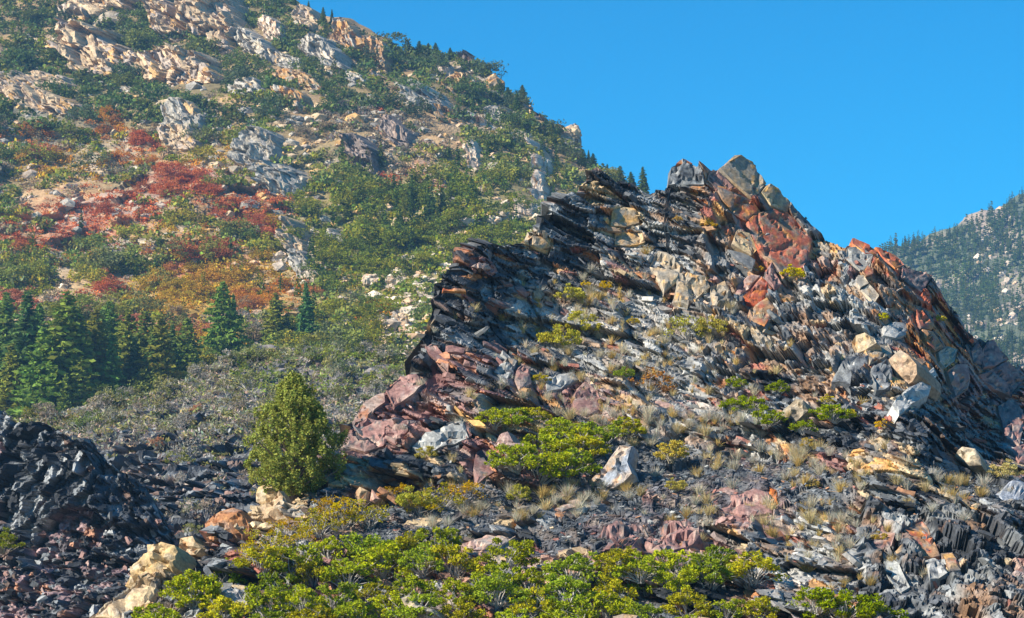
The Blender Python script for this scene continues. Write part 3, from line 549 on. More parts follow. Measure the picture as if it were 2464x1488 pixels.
def rock_from_outline(name, px, depth, pal, wts, seed, lift=.5, thick=2.0, dome=.35, rough=.12, tilt=None, parent=None, mat=None, bands=None, cell=1.5, step=6, jit=1.0, lich=.3, seg=16, conform=False):
    """a solid rock whose outline is surveyed by sight lines: a plane fitted to the ground (or a given lean), roughened edge, knobbly face, real thickness"""
    R = rng(seed); E = roughen(px, R, seg=seg, j=jit); c = E.mean(0)
    Dd = np.array([float(depth(np.array(q[0]), np.array(q[1]))) for q in E]) if callable(depth) else np.full(len(E), float(depth))
    G = at(E[:, 0], E[:, 1], Dd); g0 = G.mean(0)
    if tilt is None:
        _, _, vt = np.linalg.svd(G - g0); nn = vt[2]
        if nn @ g0 > 0: nn = -nn
        if nn[1] > -.35: nn = nn + np.array([0, -.6, 0])
    else: nn = np.array(tilt, float)
    nn /= np.linalg.norm(nn)
    p0 = g0 + nn * lift
    if conform:
        T = rsample(np.concatenate([E, E * .6 + c * .4, E * .25 + c * .75])); t0 = T.mean(0); _, _, vt = np.linalg.svd(T - t0); nn = vt[2] * (-1 if vt[2] @ t0 > 0 else 1)
        nn = nn + np.array([-.15, -.7, 0]) * .5; nn /= np.linalg.norm(nn)
        c6 = np.c_[T[:, 0], T[:, 2], np.ones(len(T))]; sol = np.linalg.lstsq(c6, T[:, 1], rcond=None)[0]
        def onp(q):
            Y = rsample(q); fl = Y.copy(); fl[:, 1] = np.clip(np.c_[Y[:, 0], Y[:, 2], np.ones(len(Y))] @ sol, Y[:, 1] - 1.2, Y[:, 1] + 1.2)
            return Y * .45 + fl * .55 + nn * lift
    else:
        def onp(q): r = ray(q[:, 0], q[:, 1]); return r * ((p0 @ nn) / (r @ nn))[:, None]
    umin, vmin = E.min(0); umax, vmax = E.max(0)
    gu, gv = np.meshgrid(np.arange(umin, umax, step), np.arange(vmin, vmax, step)); gu = gu.ravel() + R.uniform(-.3, .3, gu.size) * step; gv = gv.ravel() + R.uniform(-.3, .3, gv.size) * step
    ins = inpoly(gu, gv, E) & (pdist(gu, gv, E) > step * .45)
    I2 = np.stack([gu[ins], gv[ins]], 1); A = np.concatenate([E, I2]) if len(I2) else E
    ne = len(E)
    vs, es, fs, *_ = delaunay_2d_cdt([Vector(a) for a in A], [], [list(range(ne))], 1, 1e-4)
    if len(vs) != len(A): A = np.array([tuple(v) for v in vs])
    tri = np.array([f for f in fs if len(f) == 3], int)
    if not len(tri): return None
    ed = np.r_[np.zeros(ne), pdist(A[ne:, 0], A[ne:, 1], E)] if len(A) > ne else np.zeros(ne)
    X = onp(A); mpp = np.linalg.norm(g0) / F
    rad = max(4.0, ed.max())
    hgt = dome * np.sqrt(np.clip(ed / rad, 0, 1)) if dome > .1 else dome * np.clip(ed / 5, 0, 1)
    o_, r_, e_ = voro(X / (cell * (1.7 if conform else 1)) + seed * 3.1, seed)
    crk = 1 - smooth(0, .10, e_)
    hgt = hgt - crk * min(.18, rough * 1.6) + (rough * (r_[:, 0] - .5) * 2 + (o_ * (r_[:, 1:4] - .5)).sum(1) * rough * 2 + (fbm(X / (1.1 if conform else .4), seed, 4) - .5) * rough * 1.6) * np.where(ed > 0, 1, .3)
    X = X + nn * hgt[:, None]
    back = onp(E) - nn * thick + (onp(E) - X.mean(0)) * .05 - np.array([0, 0, .15])
    mid = onp(E) - nn * thick * .35 + (onp(E) - X.mean(0)) * .06 + R.normal(0, mpp * 1.5, (ne, 3))
    V = np.concatenate([X, mid, back, [back.mean(0)]]); nA = len(X)
    i = np.arange(ne); j = (i + 1) % ne
    quads = np.concatenate([np.stack([i, j, j + nA, i + nA], 1), np.stack([i + nA, j + nA, j + nA + ne, i + nA + ne], 1)])
    cap = np.stack([i + nA + ne, j + nA + ne, np.full(ne, nA + 2 * ne)], 1)
    o_, r_, e_ = voro(V / (cell * .8) + seed, seed + 5)
    nz = fbm(V / .55 + seed, seed + 9, 5, .65)
    cc = palette(np.clip(.35 * r_[:, 0] + 1.5 * (nz - .5) + .32, 0, .999), pal, wts)
    if bands is not None:
        bdir, bw, bcol = bands; t = (V @ np.array(bdir) / bw + fbm(V / 1.2, seed, 3) * 1.2) % 1.0
        cc = np.where((t > .55)[:, None], np.array(bcol), cc)
    if lich:
        lm = smooth(.56, .66, fbm(V / .5 + 3, seed + 20, 4))[:, None] * lich
        cc = cc * (1 - lm) + np.array([.27, .27, .25]) * lm
    cc = cc * (.45 + 1.1 * fbm(V / .2, seed + 31, 3))[:, None]
    base = V.mean(0); me = mesh(name, V - base, [tri, quads, cap], cc, [mat or M_ROCK])
    return obj(name, me, parent, loc=base)

for i, (nm, px, pal, w, kw) in enumerate(SLABS):
    kw = dict(kw); kw['lift'] = kw['lift'] * .20; kw['conform'] = True; kw['dome'] = kw['dome'] * .12; kw['rough'] = kw.get('rough', .12) * .8; kw['jit'] = 1.3
    rock_from_outline(nm, px, r_depth, pal, w, 300 + i, parent=ridge, **kw)

# loose rocks: things of their own, each with its own label
TILT = (-.25, -.85, .45)
LOOSE = [
 ('rock_slab', 'tall pale slab striped grey and tan, leaning upright above the dark scree', [(1406,1171),(1441,1132),(1470,1095),(1490,1071),(1518,1075),(1508,1111),(1520,1139),(1500,1160),(1476,1176),(1434,1176)],
  [(.54,.42,.34),(.48,.40,.35),(.36,.34,.35),(.56,.38,.26),(.42,.35,.30)], [3,3,2,2,1], dict(lift=1.3, thick=.8, dome=.12, tilt=(-.45,-.8,.3), bands=((.75,0,-.6), 1.3, (.24,.26,.30)))),
 ('boulder', 'pale grey pointed boulder lying among green shrubs right of the scree', [(1866,1026),(1886,985),(1912,958),(1932,962),(1940,985),(1920,1010),(1892,1030)],
  PALE, [2,4,4,1,3], dict(lift=1.0, thick=1.6, dome=.35, tilt=(-.5,-.75,.35))),
 ('boulder', 'round rusty orange boulder with a flat crown below the juniper', [(491,1258),(510,1240),(530,1231),(560,1222),(581,1226),(590,1245),(598,1265),(597,1290),(570,1312),(544,1318),(515,1310),(498,1298)],
  [(.42,.21,.09),(.36,.17,.08),(.30,.15,.09),(.46,.27,.13),(.25,.13,.08)], [3,3,2,2,1], dict(lift=.8, thick=2.0, dome=.8, rough=.16, tilt=(-.35,-.85,.4))),
 ('boulder', 'big cream yellow boulder at the lower end of the ridge', [(297,1408),(325,1372),(353,1344),(353,1310),(385,1302),(420,1312),(436,1344),(431,1372),(400,1388),(360,1416),(318,1412)],
  [(.56,.42,.22),(.50,.37,.20),(.44,.33,.20),(.52,.44,.30),(.38,.28,.17)], [3,3,2,2,1], dict(lift=.9, thick=2.4, dome=.8, rough=.2, tilt=(-.45,-.8,.4))),
 ('boulder', 'small blocky orange and cream rock beside the big cream boulder', [(434,1296),(462,1290),(478,1318),(470,1335),(446,1334),(432,1318)],
  [(.50,.34,.18),(.52,.42,.28),(.45,.24,.10),(.40,.30,.2),(.36,.2,.1)], [3,3,2,2,1], dict(lift=.7, thick=1.2, dome=.3, tilt=(-.5,-.8,.2))),
 ('boulder', 'square cream block standing under the juniper foliage', [(620,1172),(640,1165),(662,1176),(665,1198),(640,1222),(618,1208)],
  [(.52,.38,.22),(.46,.34,.2),(.5,.42,.3),(.4,.28,.17),(.36,.27,.18)], [3,3,2,2,1], dict(lift=.7, thick=1.4, dome=.3, tilt=(-.5,-.8,.3))),
 ('boulder', 'long tan ledge rock stretching down from the foot of the juniper', [(595,1250),(618,1222),(684,1185),(690,1210),(740,1220),(752,1245),(700,1262),(640,1262)],
  [(.46,.34,.22),(.40,.30,.2),(.44,.37,.28),(.36,.24,.15),(.3,.24,.18)], [3,3,2,2,1], dict(lift=.6, thick=1.6, dome=.4, rough=.22, tilt=(-.3,-.8,.5))),
 ('boulder', 'large pale brown angular block perched on the right shoulder of the ridge', [(2138,866),(2164,841),(2186,856),(2205,877),(2206,900),(2195,918),(2180,928),(2164,922),(2150,890)],
  [(.44,.33,.23),(.40,.29,.2),(.36,.27,.2),(.46,.38,.28),(.3,.2,.15)], [3,3,2,2,1], dict(lift=1.9, thick=2.4, dome=.2, rough=.06, tilt=(-.6,-.7,.3))),
 ('boulder', 'lumpy cream and orange boulder just above the pale brown block', [(2047,822),(2058,806),(2080,800),(2100,808),(2108,824),(2082,840),(2060,850)],
  [(.50,.42,.28),(.44,.36,.25),(.48,.30,.14),(.38,.33,.26),(.3,.26,.2)], [3,3,1.5,2,1], dict(lift=1.4, thick=1.5, dome=.45, rough=.18, tilt=(-.45,-.7,.5))),
 ('boulder', 'cream white boulder at the edge of the shaded gully', [(2296,1098),(2316,1076),(2346,1080),(2358,1100),(2362,1120),(2330,1122)],
  [(.52,.46,.36),(.48,.42,.33),(.42,.37,.3),(.36,.31,.26),(.5,.4,.26)], [3,3,2,2,1], dict(lift=.9, thick=1.6, dome=.4, tilt=(-.5,-.75,.4))),
 ('boulder', 'smooth pink boulder between the oak thicket and the grey slab', [(1190,1070),(1198,1046),(1222,1039),(1234,1062),(1206,1092)],
  [(.42,.30,.30),(.38,.27,.27),(.34,.24,.23),(.44,.34,.32),(.3,.2,.2)], [3,3,2,2,1], dict(lift=.9, thick=1.2, dome=.3, tilt=(-.5,-.8,.3))),
 ('boulder', 'low pink red rock at the edge of the oak thicket', [(1208,1108),(1222,1084),(1252,1072),(1262,1095),(1240,1112)],
  [(.42,.26,.24),(.38,.22,.2),(.34,.24,.23),(.44,.34,.32),(.3,.2,.2)], [3,3,2,2,1], dict(lift=.7, thick=1.0, dome=.3)),
 ('rock_slab', 'flat grey slate slab showing between the front oak bushes', [(526,1428),(560,1414),(606,1424),(610,1448),(566,1452)],
  [(.34,.34,.36),(.40,.40,.41),(.28,.28,.3),(.3,.3,.31),(.44,.43,.42)], [3,3,2,2,1], dict(lift=1.1, thick=.5, dome=.1, tilt=(-.1,-.45,.9))),
 ('rock_slab', 'long pale grey slab lying behind the front oak bushes', [(660,1330),(700,1310),(760,1306),(800,1318),(760,1340),(690,1350)],
  [(.34,.35,.37),(.40,.40,.41),(.28,.29,.31),(.3,.3,.31),(.44,.43,.42)], [3,3,2,2,1], dict(lift=.6, thick=.5, dome=.1, tilt=(-.1,-.5,.85))),
 ('rock_slab', 'dark slate wedge jutting from the chips below the yellow oak scrub', [(1056,1258),(1080,1240),(1108,1226),(1113,1238),(1090,1252)],
  [(.06,.055,.055),(.08,.07,.07),(.05,.05,.055),(.1,.09,.09),(.12,.07,.05)], [3,3,2,1,1], dict(lift=.5, thick=.5, dome=.05, tilt=(.2,-.7,.7))),
 ('boulder', 'small tan split rock half hidden in yellow oak scrub', [(852,1196),(866,1172),(884,1182),(878,1204),(862,1210)],
  [(.52,.40,.27),(.46,.34,.22),(.5,.3,.18),(.4,.3,.2),(.35,.25,.18)], [3,3,2,2,1], dict(lift=.6, thick=.7, dome=.15, tilt=(-.6,-.7,.3))),
 ('boulder', 'small pink triangular rock beside the tan split rock', [(890,1206),(896,1178),(914,1202),(904,1212)],
  [(.46,.28,.24),(.40,.24,.2),(.44,.3,.26),(.36,.22,.2),(.35,.25,.22)], [3,3,2,2,1], dict(lift=.6, thick=.6, dome=.1, tilt=(-.5,-.8,.3))),
 ('boulder', 'pale broken stump of rock showing at the bottom edge between bushes', [(965,1440),(985,1432),(1000,1450),(1050,1470),(1068,1492),(1000,1500),(980,1470)],
  [(.40,.33,.25),(.30,.28,.25),(.46,.38,.26),(.22,.2,.19),(.34,.25,.17)], [3,3,2,2,1], dict(lift=1.3, thick=1.2, dome=.3, rough=.25, tilt=(-.4,-.85,.3))),
 ('boulder', 'tan rock at the bottom edge right of the bushes middle', [(1475,1485),(1500,1478),(1535,1482),(1545,1510),(1490,1512)],
  [(.46,.36,.24),(.36,.28,.2),(.3,.24,.2),(.44,.3,.17),(.34,.25,.17)], [3,3,2,2,1], dict(lift=1.2, thick=1.0, dome=.3, tilt=(-.4,-.85,.3))),
]
for i, (nm, lab, px, pal, w, kw) in enumerate(LOOSE):
    kw = dict(kw); kw['dome'] = kw['dome'] * .55; kw.setdefault('cell', .8)
    pal = [tuple(np.array(q) * np.array([.84, .78, .70])) for q in pal]; kw['rough'] = kw.get('rough', .12) * 1.25
    o = rock_from_outline(nm, px, _rd, pal, w, 500 + i, lich=.35, **kw); tag(o, lab, 'rock')

# ------------------------------------------------------------------ loose shards of shale
def shard_mesh(seed):
    R = rng(seed); k = 6; a = np.sort(R.uniform(0, 2 * math.pi, k)) ; r = R.uniform(.35, .6, k)
    t = np.stack([np.cos(a) * r * 1.3, np.sin(a) * r * .8, np.full(k, .5)], 1); b = t * [1.08, 1.08, -1] + R.normal(0, .05, (k, 3)); t[:, 2] += R.normal(0, .12, k)
    V = np.concatenate([t, b]); i = np.arange(k); j = (i + 1) % k
    return V, [np.stack([i, j, j + k, i + k], 1)], np.concatenate([[list(range(k))], [list(range(2 * k - 1, k - 1, -1))]])
SHV = [shard_mesh(900 + q) for q in range(8)]
def basis(ns, yaw):
    ns = ns / np.linalg.norm(ns); h = np.array([math.cos(yaw), math.sin(yaw), 0]); e1 = h - ns * (h @ ns); e1 /= np.linalg.norm(e1); return np.stack([e1, np.cross(ns, e1), ns])
flat = RS.P.reshape(-1, 3); uu, vv = RS.U.ravel(), RS.V.ravel(); NRM = RS.normals().reshape(-1, 3)
R = rng(77); cand = np.flatnonzero((uu > 380) & (uu < 2480) & (vv > 380) & (vv < 1480)); cand = cand[R.random(len(cand)) < .9]
pw = .07 + 2.0 * scree[cand]; pick = R.choice(cand, 10500, replace=False, p=pw / pw.sum())
big = R.random(len(pick)); sc_v = scree[pick]; size = np.where(sc_v > .35, R.uniform(.07, .20, len(pick)), .09 + .52 * R.random(len(pick)) ** 3.4)
chosen = set(np.argsort(-size * (sc_v < .4))[:210].tolist())
SHM = {}
for q in range(8):
    V, qd, hx = SHV[q]; SHM[q] = mesh('slab', V, [qd[0], hx], np.ones((len(V), 3)), [M_ROCK])
AV, AQ, AH, AC = [], [], [], []; base = 0
from mathutils import Matrix
for kk, p in enumerate(pick):
    s = size[kk]; fr = (FA, FB, FC)[frm[p]]; ns = fr[2]
    if sc_v[kk] > .35: ns = NRM[p] + np.array([0, -.1, .35])
    ns = ns + R.normal(0, .34, 3); B = basis(ns, R.uniform(-.9, .9)); thk = s * R.uniform(.14, .45)
    cpt = flat[p] + NRM[p] * s * R.uniform(-.05, .22); c = zc[p] * R.uniform(.7, 1.35)
    if R.random() < .07: c = np.array([(.34, .17, .09), (.30, .13, .10), (.40, .31, .2), (.33, .33, .31)][R.integers(4)])
    q = kk % 8
    S = np.array([s * R.uniform(.9, 1.7), s * R.uniform(.7, 1.1), thk])
    if kk in chosen:
        o = obj('slab', SHM[q], ridge, color=np.clip(c, 0, 1)); m = Matrix.Identity(4)
        A = (B * S[:, None]).T
        for x in range(3):
            for y in range(3): m[x][y] = A[x, y]
            m[x][3] = cpt[x]
        o.matrix_local = m
    else:
        V, qd, hx = SHV[q]; AV.append((V * S) @ B + cpt); AQ.append(qd[0] + base); AH.append(hx + base); base += len(V); AC.append(np.tile(c, (len(V), 1)))
st = obj('shale_chips', mesh('shale_chips', np.concatenate(AV), [np.concatenate(AQ), np.concatenate(AH)], np.concatenate(AC), [M_ROCK]), ridge); st['kind'] = 'stuff'

def strew(S, own, name, cnt, u0, u1, v0, v1, lo, hi, cols, seed, fr):
    R = rng(seed); AV, AQ, AH, AC = [], [], [], []; base = 0; Nn = S.normals().reshape(-1, 3); f = S.P.reshape(-1, 3); U, Vv = S.U.ravel(), S.V.ravel()
    c_ = np.flatnonzero((U > u0) & (U < u1) & (Vv > v0) & (Vv < v1)); pk = R.choice(c_, cnt)
    for p in pk:
        s_ = lo + (hi - lo) * R.random() ** 3; V, qd, hx = SHV[R.integers(8)]; B = basis(np.array(fr) + R.normal(0, .45, 3), R.uniform(-1.2, 1.2))
        X = (V * np.array([s_ * R.uniform(.9, 1.6), s_, s_ * R.uniform(.3, .9)])) @ B + f[p] + Nn[p] * s_ * .1
        AV.append(X); AQ.append(qd[0] + base); AH.append(hx + base); base += len(V); AC.append(np.tile(np.array(cols[R.integers(len(cols))]) * R.uniform(.7, 1.3), (len(V), 1)))
    o = obj(name, mesh(name, np.concatenate(AV), [np.concatenate(AQ), np.concatenate(AH)], np.concatenate(AC), [M_ROCK]), own); o['kind'] = 'stuff'
strew(KS, knoll, 'broken_shale', 1900, 150, 900, 1010, 1330, .12, .7, SHALE + [(.26, .16, .13), (.30, .24, .2)], 905, (.2, -.3, .93))
strew(CS, crag, 'broken_shale', 500, -60, 480, 1250, 1500, .12, .6, SHALE + [(.24, .14, .12), (.27, .18, .15)], 906, (.5, -.4, .6))

# ------------------------------------------------------------------ cliffs and boulders of the mountain
def ico(sub):
    import bmesh
    bm = bmesh.new(); bmesh.ops.create_icosphere(bm, subdivisions=sub, radius=1); bm.verts.ensure_lookup_table()
    V = np.array([v.co[:] for v in bm.verts]); Fc = np.array([[v.index for v in f.verts] for f in bm.faces]); bm.free(); return V, Fc
ICO = {k: ico(k) for k in (1, 2, 3, 4, 5)}
CREAM = [(.54, .41, .27), (.47, .35, .235), (.37, .30, .245), (.52, .33, .16), (.26, .22, .19)]
GREYC = [(.40, .36, .30), (.33, .30, .26), (.46, .39, .30), (.24, .22, .20), (.50, .34, .18)]
WHITE = [(.62, .52, .41), (.54, .44, .35), (.46, .37, .29), (.56, .38, .25), (.34, .29, .25)]
ORNG = [(.46, .26, .11), (.42, .30, .18), (.34, .20, .11), (.36, .32, .27), (.24, .19, .15)]
DARKR = [(.16, .13, .12), (.22, .18, .16), (.28, .21, .17), (.10, .09, .09), (.30, .20, .14)]
def outcrop(name, u, v, w, h, ang, pal, label, cat, seed, S=MS, sub=4, cells=(5, 4), group=None, wts=(3, 3, 2, 1.5, 1), fr=(.25, -.1, .96), mat=M_FAR):
    R = rng(seed); g = S.ground(u, v); D = proj(g)[2]; m = D / F
    a = math.radians(ang); ex = VIEWRT * math.cos(a) - VIEWUP * math.sin(a); ey = VIEWRT * math.sin(a) + VIEWUP * math.cos(a); ez = -VIEWFW
    V, Fc = ICO[sub]; N = V.copy()
    V = np.sign(V) * np.abs(V) ** .72
    rx, ry = w * m / 2 * 1.08, h * m / 2 * 1.12; rz = .55 * min(rx, ry) + .25 * max(rx, ry)
    L = V * np.array([rx, ry, rz])
    rs = math.sqrt(rx * ry)
    X = L[:, :1] * ex + L[:, 1:2] * ey + L[:, 2:] * ez
    lay = np.array(fr) / np.linalg.norm(fr); B = basis(lay, .3); Q = X @ B.T
    o1, r1, e1 = voro(Q / (rs * np.array([1.7, 1.7, 1.9]) / cells[0] * 1.5) + seed, seed); o2, r2, e2 = voro(Q / (rs * np.array([1.9, 1.9, 1.0]) / cells[0] / 1.9) + seed, seed + 1)
    shrink = 1.0 + (r1[:, 0] - .5) * .35 + (r2[:, 0] - .5) * .12 + (fbm(X / rs * 1.5 + seed, seed, 3) - .5) * .7 - .12 * (1 - smooth(0, .14, e1))
    X = X * np.clip(shrink, .3, 1.7)[:, None]
    cc = palette(np.clip(.7 * r1[:, 1] + .3 * r2[:, 1] + (fbm(X / rs * 2 + 5, seed + 3, 3) - .5) * .6, 0, .999), pal, wts) * (.75 + .5 * r2[:, 2])[:, None]
    o = obj(name, mesh(name, X, Fc, cc, [mat]), loc=g + ez * rz * .15 + np.array([0, 0, ry * .15]))
    return tag(o, label, cat, group)

def msample(u, v):
    i = np.clip(np.interp(u, MS.us, np.arange(len(MS.us))), 0, MS.shape[0] - 1.001); vc, vb = m_crest(u), m_bot(u)
    j = np.clip((v - vb) / (vc - vb), 0, 1) * (MS.nv - 1); j = np.clip(j, 0, MS.nv - 1.001)
    i0, j0 = i.astype(int), j.astype(int); a, b = (i - i0)[:, None], (j - j0)[:, None]; P = MS.P
    return (P[i0, j0] * (1 - a) + P[i0 + 1, j0] * a) * (1 - b) + (P[i0, j0 + 1] * (1 - a) + P[i0 + 1, j0 + 1] * a) * b
def cliff(name, u, v, w, h, ang, pal, label, seed):
    R = rng(seed); st = 2.3; us = np.arange(u - w * .8, u + w * .8, st); vs = np.arange(v - h * .85 - abs(math.sin(math.radians(ang))) * w * .4, v + h * .85 + abs(math.sin(math.radians(ang))) * w * .4, st)
    gu, gv = np.meshgrid(us, vs, indexing='ij'); a, b = gu.shape; fu, fv = gu.ravel(), gv.ravel()
    B0 = msample(fu, fv); m = np.linalg.norm(B0.mean(0)) / F
    e = np.sqrt(ell(fu, fv, u, v, w / 2, h / 2, ang)) + (fbm(B0 / (5 * 1.6) + seed, seed, 4) - .5) * .85
    rs = math.sqrt(w * h) * m
    aj = math.radians(ang * .6 + 4); fx, fy = (fu - u) * m, (v - fv) * m
    Q = np.stack([fx * math.cos(aj) - fy * math.sin(aj), fx * math.sin(aj) + fy * math.cos(aj), np.zeros(len(fx))], 1)     # across and up the face
    Q[:, :2] += (np.stack([fbm(B0 / 6, seed + 7, 3), fbm(B0 / 6, seed + 8, 3)], 1) - .5) * 4.5
    cw = min(max(.22 * rs, 2.2), 6.5); c1 = np.array([cw, cw * .85, 1.0])
    o1, r1, e1 = voro(Q / c1 + np.array([seed, seed * 2, .5]), seed); o2, r2, e2 = voro(Q / (c1 * np.array([.46, .40, 1])) + np.array([seed, seed * 2, .5]), seed + 1)
    an_ = math.radians(ang); ty = np.clip(.5 - (-(fu - u) * math.sin(an_) + (fv - v) * math.cos(an_)) / h, 0, 1.1)   # 0 at the foot, 1 at the brow
    Hh = min(.42 * h * m + .05 * w * m, 10.0)
    mask = smooth(1.06, .88, e)
    pr = mask * (ty * h * m * 1.25 + Hh * .25) + mask * ((r1[:, 0] - .5) * Hh * 1.0 + (o1 * (r1[:, 1:4] - .5)).sum(1) * Hh * .25 + (r2[:, 0] - .5) * Hh * .42 - .35 * Hh * (1 - smooth(0, .09, e1)) - .08 * Hh * (1 - smooth(0, .12, e2))) - 2.0 * (1 - mask)
    X = B0 + np.array([-.35, -.92, .05]) * pr[:, None]
    cc = palette(np.clip(.6 * r1[:, 1] + .4 * r2[:, 1] + (fbm(X / 4, seed + 3, 3) - .5) * .5, 0, .999), pal, [3, 3, 2, 1.7, .8]) * (.72 + .5 * r2[:, 2])[:, None]
    I = np.arange(a * b).reshape(a, b); q = np.stack([I[:-1, :-1], I[1:, :-1], I[1:, 1:], I[:-1, 1:]], -1).reshape(-1, 4)
    q = q[(mask[q].max(1) > .001)]
    c0 = X.mean(0); used, inv = np.unique(q, return_inverse=True)
    o = obj(name, mesh(name, X[used] - c0, inv.reshape(q.shape), cc[used], [M_FAR]), loc=c0); return tag(o, label, 'rock')
OUT = [
 (245,18,190,80,0,CREAM,5,'cream craggy cliff at the very top edge of the mountain'),
 (415,50,70,90,-15,CREAM,4,'narrow cream pinnacles between two cliffs near the mountain top'),
 (538,58,140,115,0,CREAM,5,'tall cream cliff block highest on the mountain, right of the pinnacles'),
 (240,132,180,110,5,CREAM,5,'broad tan cliff with level ledges below the top edge'),
 (458,180,200,90,8,CREAM,5,'wide layered cream cliff in the middle of the upper mountain'),
 (85,212,210,55,-4,CREAM,5,'long cream cliff with a shaded overhang at the left edge'),
 (105,268,220,60,6,CREAM,5,'lower shelf of broken cream rock at the left edge'),
 (625,112,120,60,35,GREYC,4,'grey slanting slab stair under the tall cream cliff'),
 (690,150,110,50,20,GREYC,4,'pale grey slab end below the slanting stair'),
 (660,75,80,45,30,WHITE,4,'whitish broken rocks beside the tall cream cliff'),
 (745,60,60,50,0,CREAM,4,'small cream tower under the crest pines'),
 (845,105,110,46,22,ORNG,4,'orange brown rock band on the crest below the twin pines'),
 (915,130,80,50,30,ORNG,4,'orange crest rock where the ridge line steps down'),
 (800,150,120,70,25,GREYC,4,'grey rubble face below the orange crest band'),
 (340,160,50,50,0,CREAM,3,'small tan knob between the two broad cliffs'),
 (1035,252,130,85,15,GREYC,5,'large smooth grey slab cliff below the crest trees'),
 (1080,300,90,40,10,ORNG,4,'orange foot of the large grey slab cliff'),
 (1125,192,140,50,12,ORNG,4,'red brown jagged rocks under the crest on the right'),
 (1135,135,60,36,20,DARKR,4,'dark rounded knob on the crest line'),
 (1195,195,40,36,30,ORNG,3,'small brown block on the crest below the knob'),
 (1075,160,60,36,0,WHITE,3,'pale rock patch under the crest trees'),
 (725,232,120,38,14,ORNG,4,'orange tan ledge in the middle of the slope'),
 (705,282,110,36,14,ORNG,4,'second orange tan ledge below the first one'),
 (600,262,90,50,10,GREYC,4,'grey broken rocks left of the orange ledges'),
 (450,318,120,60,-10,GREYC,4,'grey rock knob above the red shrub slope'),
 (440,348,90,45,0,CREAM,4,'cream foot of the grey rock knob above the red shrubs'),
 (640,380,120,70,-20,GREYC,4,'grey rubble rib running down the middle slope'),
 (690,445,110,90,-30,GREYC,4,'lower end of the grey rubble rib'),
 (880,385,110,60,20,DARKR,4,'dark brown boulder heap in the middle slope'),
 (960,340,90,50,20,DARKR,4,'brown rubble patch right of the dark boulder heap'),
 (725,570,48,80,-8,[(.50,.38,.25),(.44,.33,.23),(.38,.29,.21),(.5,.36,.2),(.3,.24,.19)],4,'upright tan rock tower standing in green brush'),
 (732,615,56,44,0,GREYC,4,'rounded grey rock at the foot of the tan tower'),
 (762,632,46,34,0,WHITE,3,'pale boulder right of the rounded grey rock'),
 (672,625,36,36,0,WHITE,3,'pale boulder left of the rounded grey rock'),
 (815,565,36,50,0,GREYC,3,'small grey crag right of the tan tower'),
 (1310,400,46,90,5,WHITE,4,'tall white rock streak below the crest trees'),
 (1305,455,36,50,0,WHITE,3,'lower white rock under the tall white streak'),
 (1245,328,90,44,10,WHITE,4,'white cliff patch on the steep right flank'),
 (1175,312,80,36,5,WHITE,4,'whitish ledge left of the white cliff patch'),
 (1148,388,30,46,0,WHITE,3,'single pinkish boulder among dark conifers'),
 (1200,410,50,26,0,WHITE,3,'low white rocks beside the pinkish boulder'),
 (1345,300,70,36,25,ORNG,4,'tan crest rocks where the ridge drops steeply'),
 (1375,322,40,36,35,CREAM,3,'cream block at the lower end of the crest rocks'),
 (1300,272,46,44,30,DARKR,3,'dark crest block above the tan crest rocks'),
 (1210,262,60,40,10,GREYC,4,'grey slab under the dark crest trees'),
 (1150,280,60,36,10,GREYC,3,'small grey slab between two dark conifers'),
 (1272,520,64,40,5,WHITE,4,'white outcrop touching the dark shale skyline'),
 (893,682,38,34,0,WHITE,4,'rounded white boulder in olive brush, left of a pair'),
 (945,686,38,36,0,WHITE,4,'rounded white boulder in olive brush, right of a pair'),
 (1036,674,48,48,-20,WHITE,4,'bright white boulder beside the dark cliff edge'),
 (1010,695,36,30,0,WHITE,3,'pinkish boulder under the bright white one'),
 (962,777,28,30,0,CREAM,4,'cream cube shaped boulder near the dark cliff'),
 (925,826,60,30,0,CREAM,4,'flat topped cream boulder on the track below the cube boulder'),
 (733,668,22,20,0,WHITE,3,'small white boulder below the tan rock tower'),
 (1065,455,60,22,4,[(.42,.22,.16),(.40,.26,.2),(.36,.2,.14),(.45,.3,.22),(.3,.2,.15)],3,'reddish bare rock strip in the green slope'),
 (1025,405,50,30,-10,[(.45,.26,.16),(.42,.28,.2),(.38,.2,.12),(.48,.36,.27),(.3,.2,.15)],3,'orange pink bare rock patch below the brown rubble'),
 (860,215,70,40,10,GREYC,3,'grey stony patch on the upper middle slope'),
 (930,200,30,60,-10,ORNG,3,'orange rock fin below the orange crest rock'),
 (300,225,70,36,10,GREYC,3,'grey rocks under the broad tan cliff'),
]
for i, (u, v, w, h, a, pal, sub, lab) in enumerate(OUT):
    if max(w, h) < 46: outcrop('boulder', u, v, w, h, -a, pal, lab, 'rock', 1200 + i, sub=sub)
    else: cliff('rock_outcrop', u, v, w * .98, h * 1.0, a, pal, lab, 1200 + i)

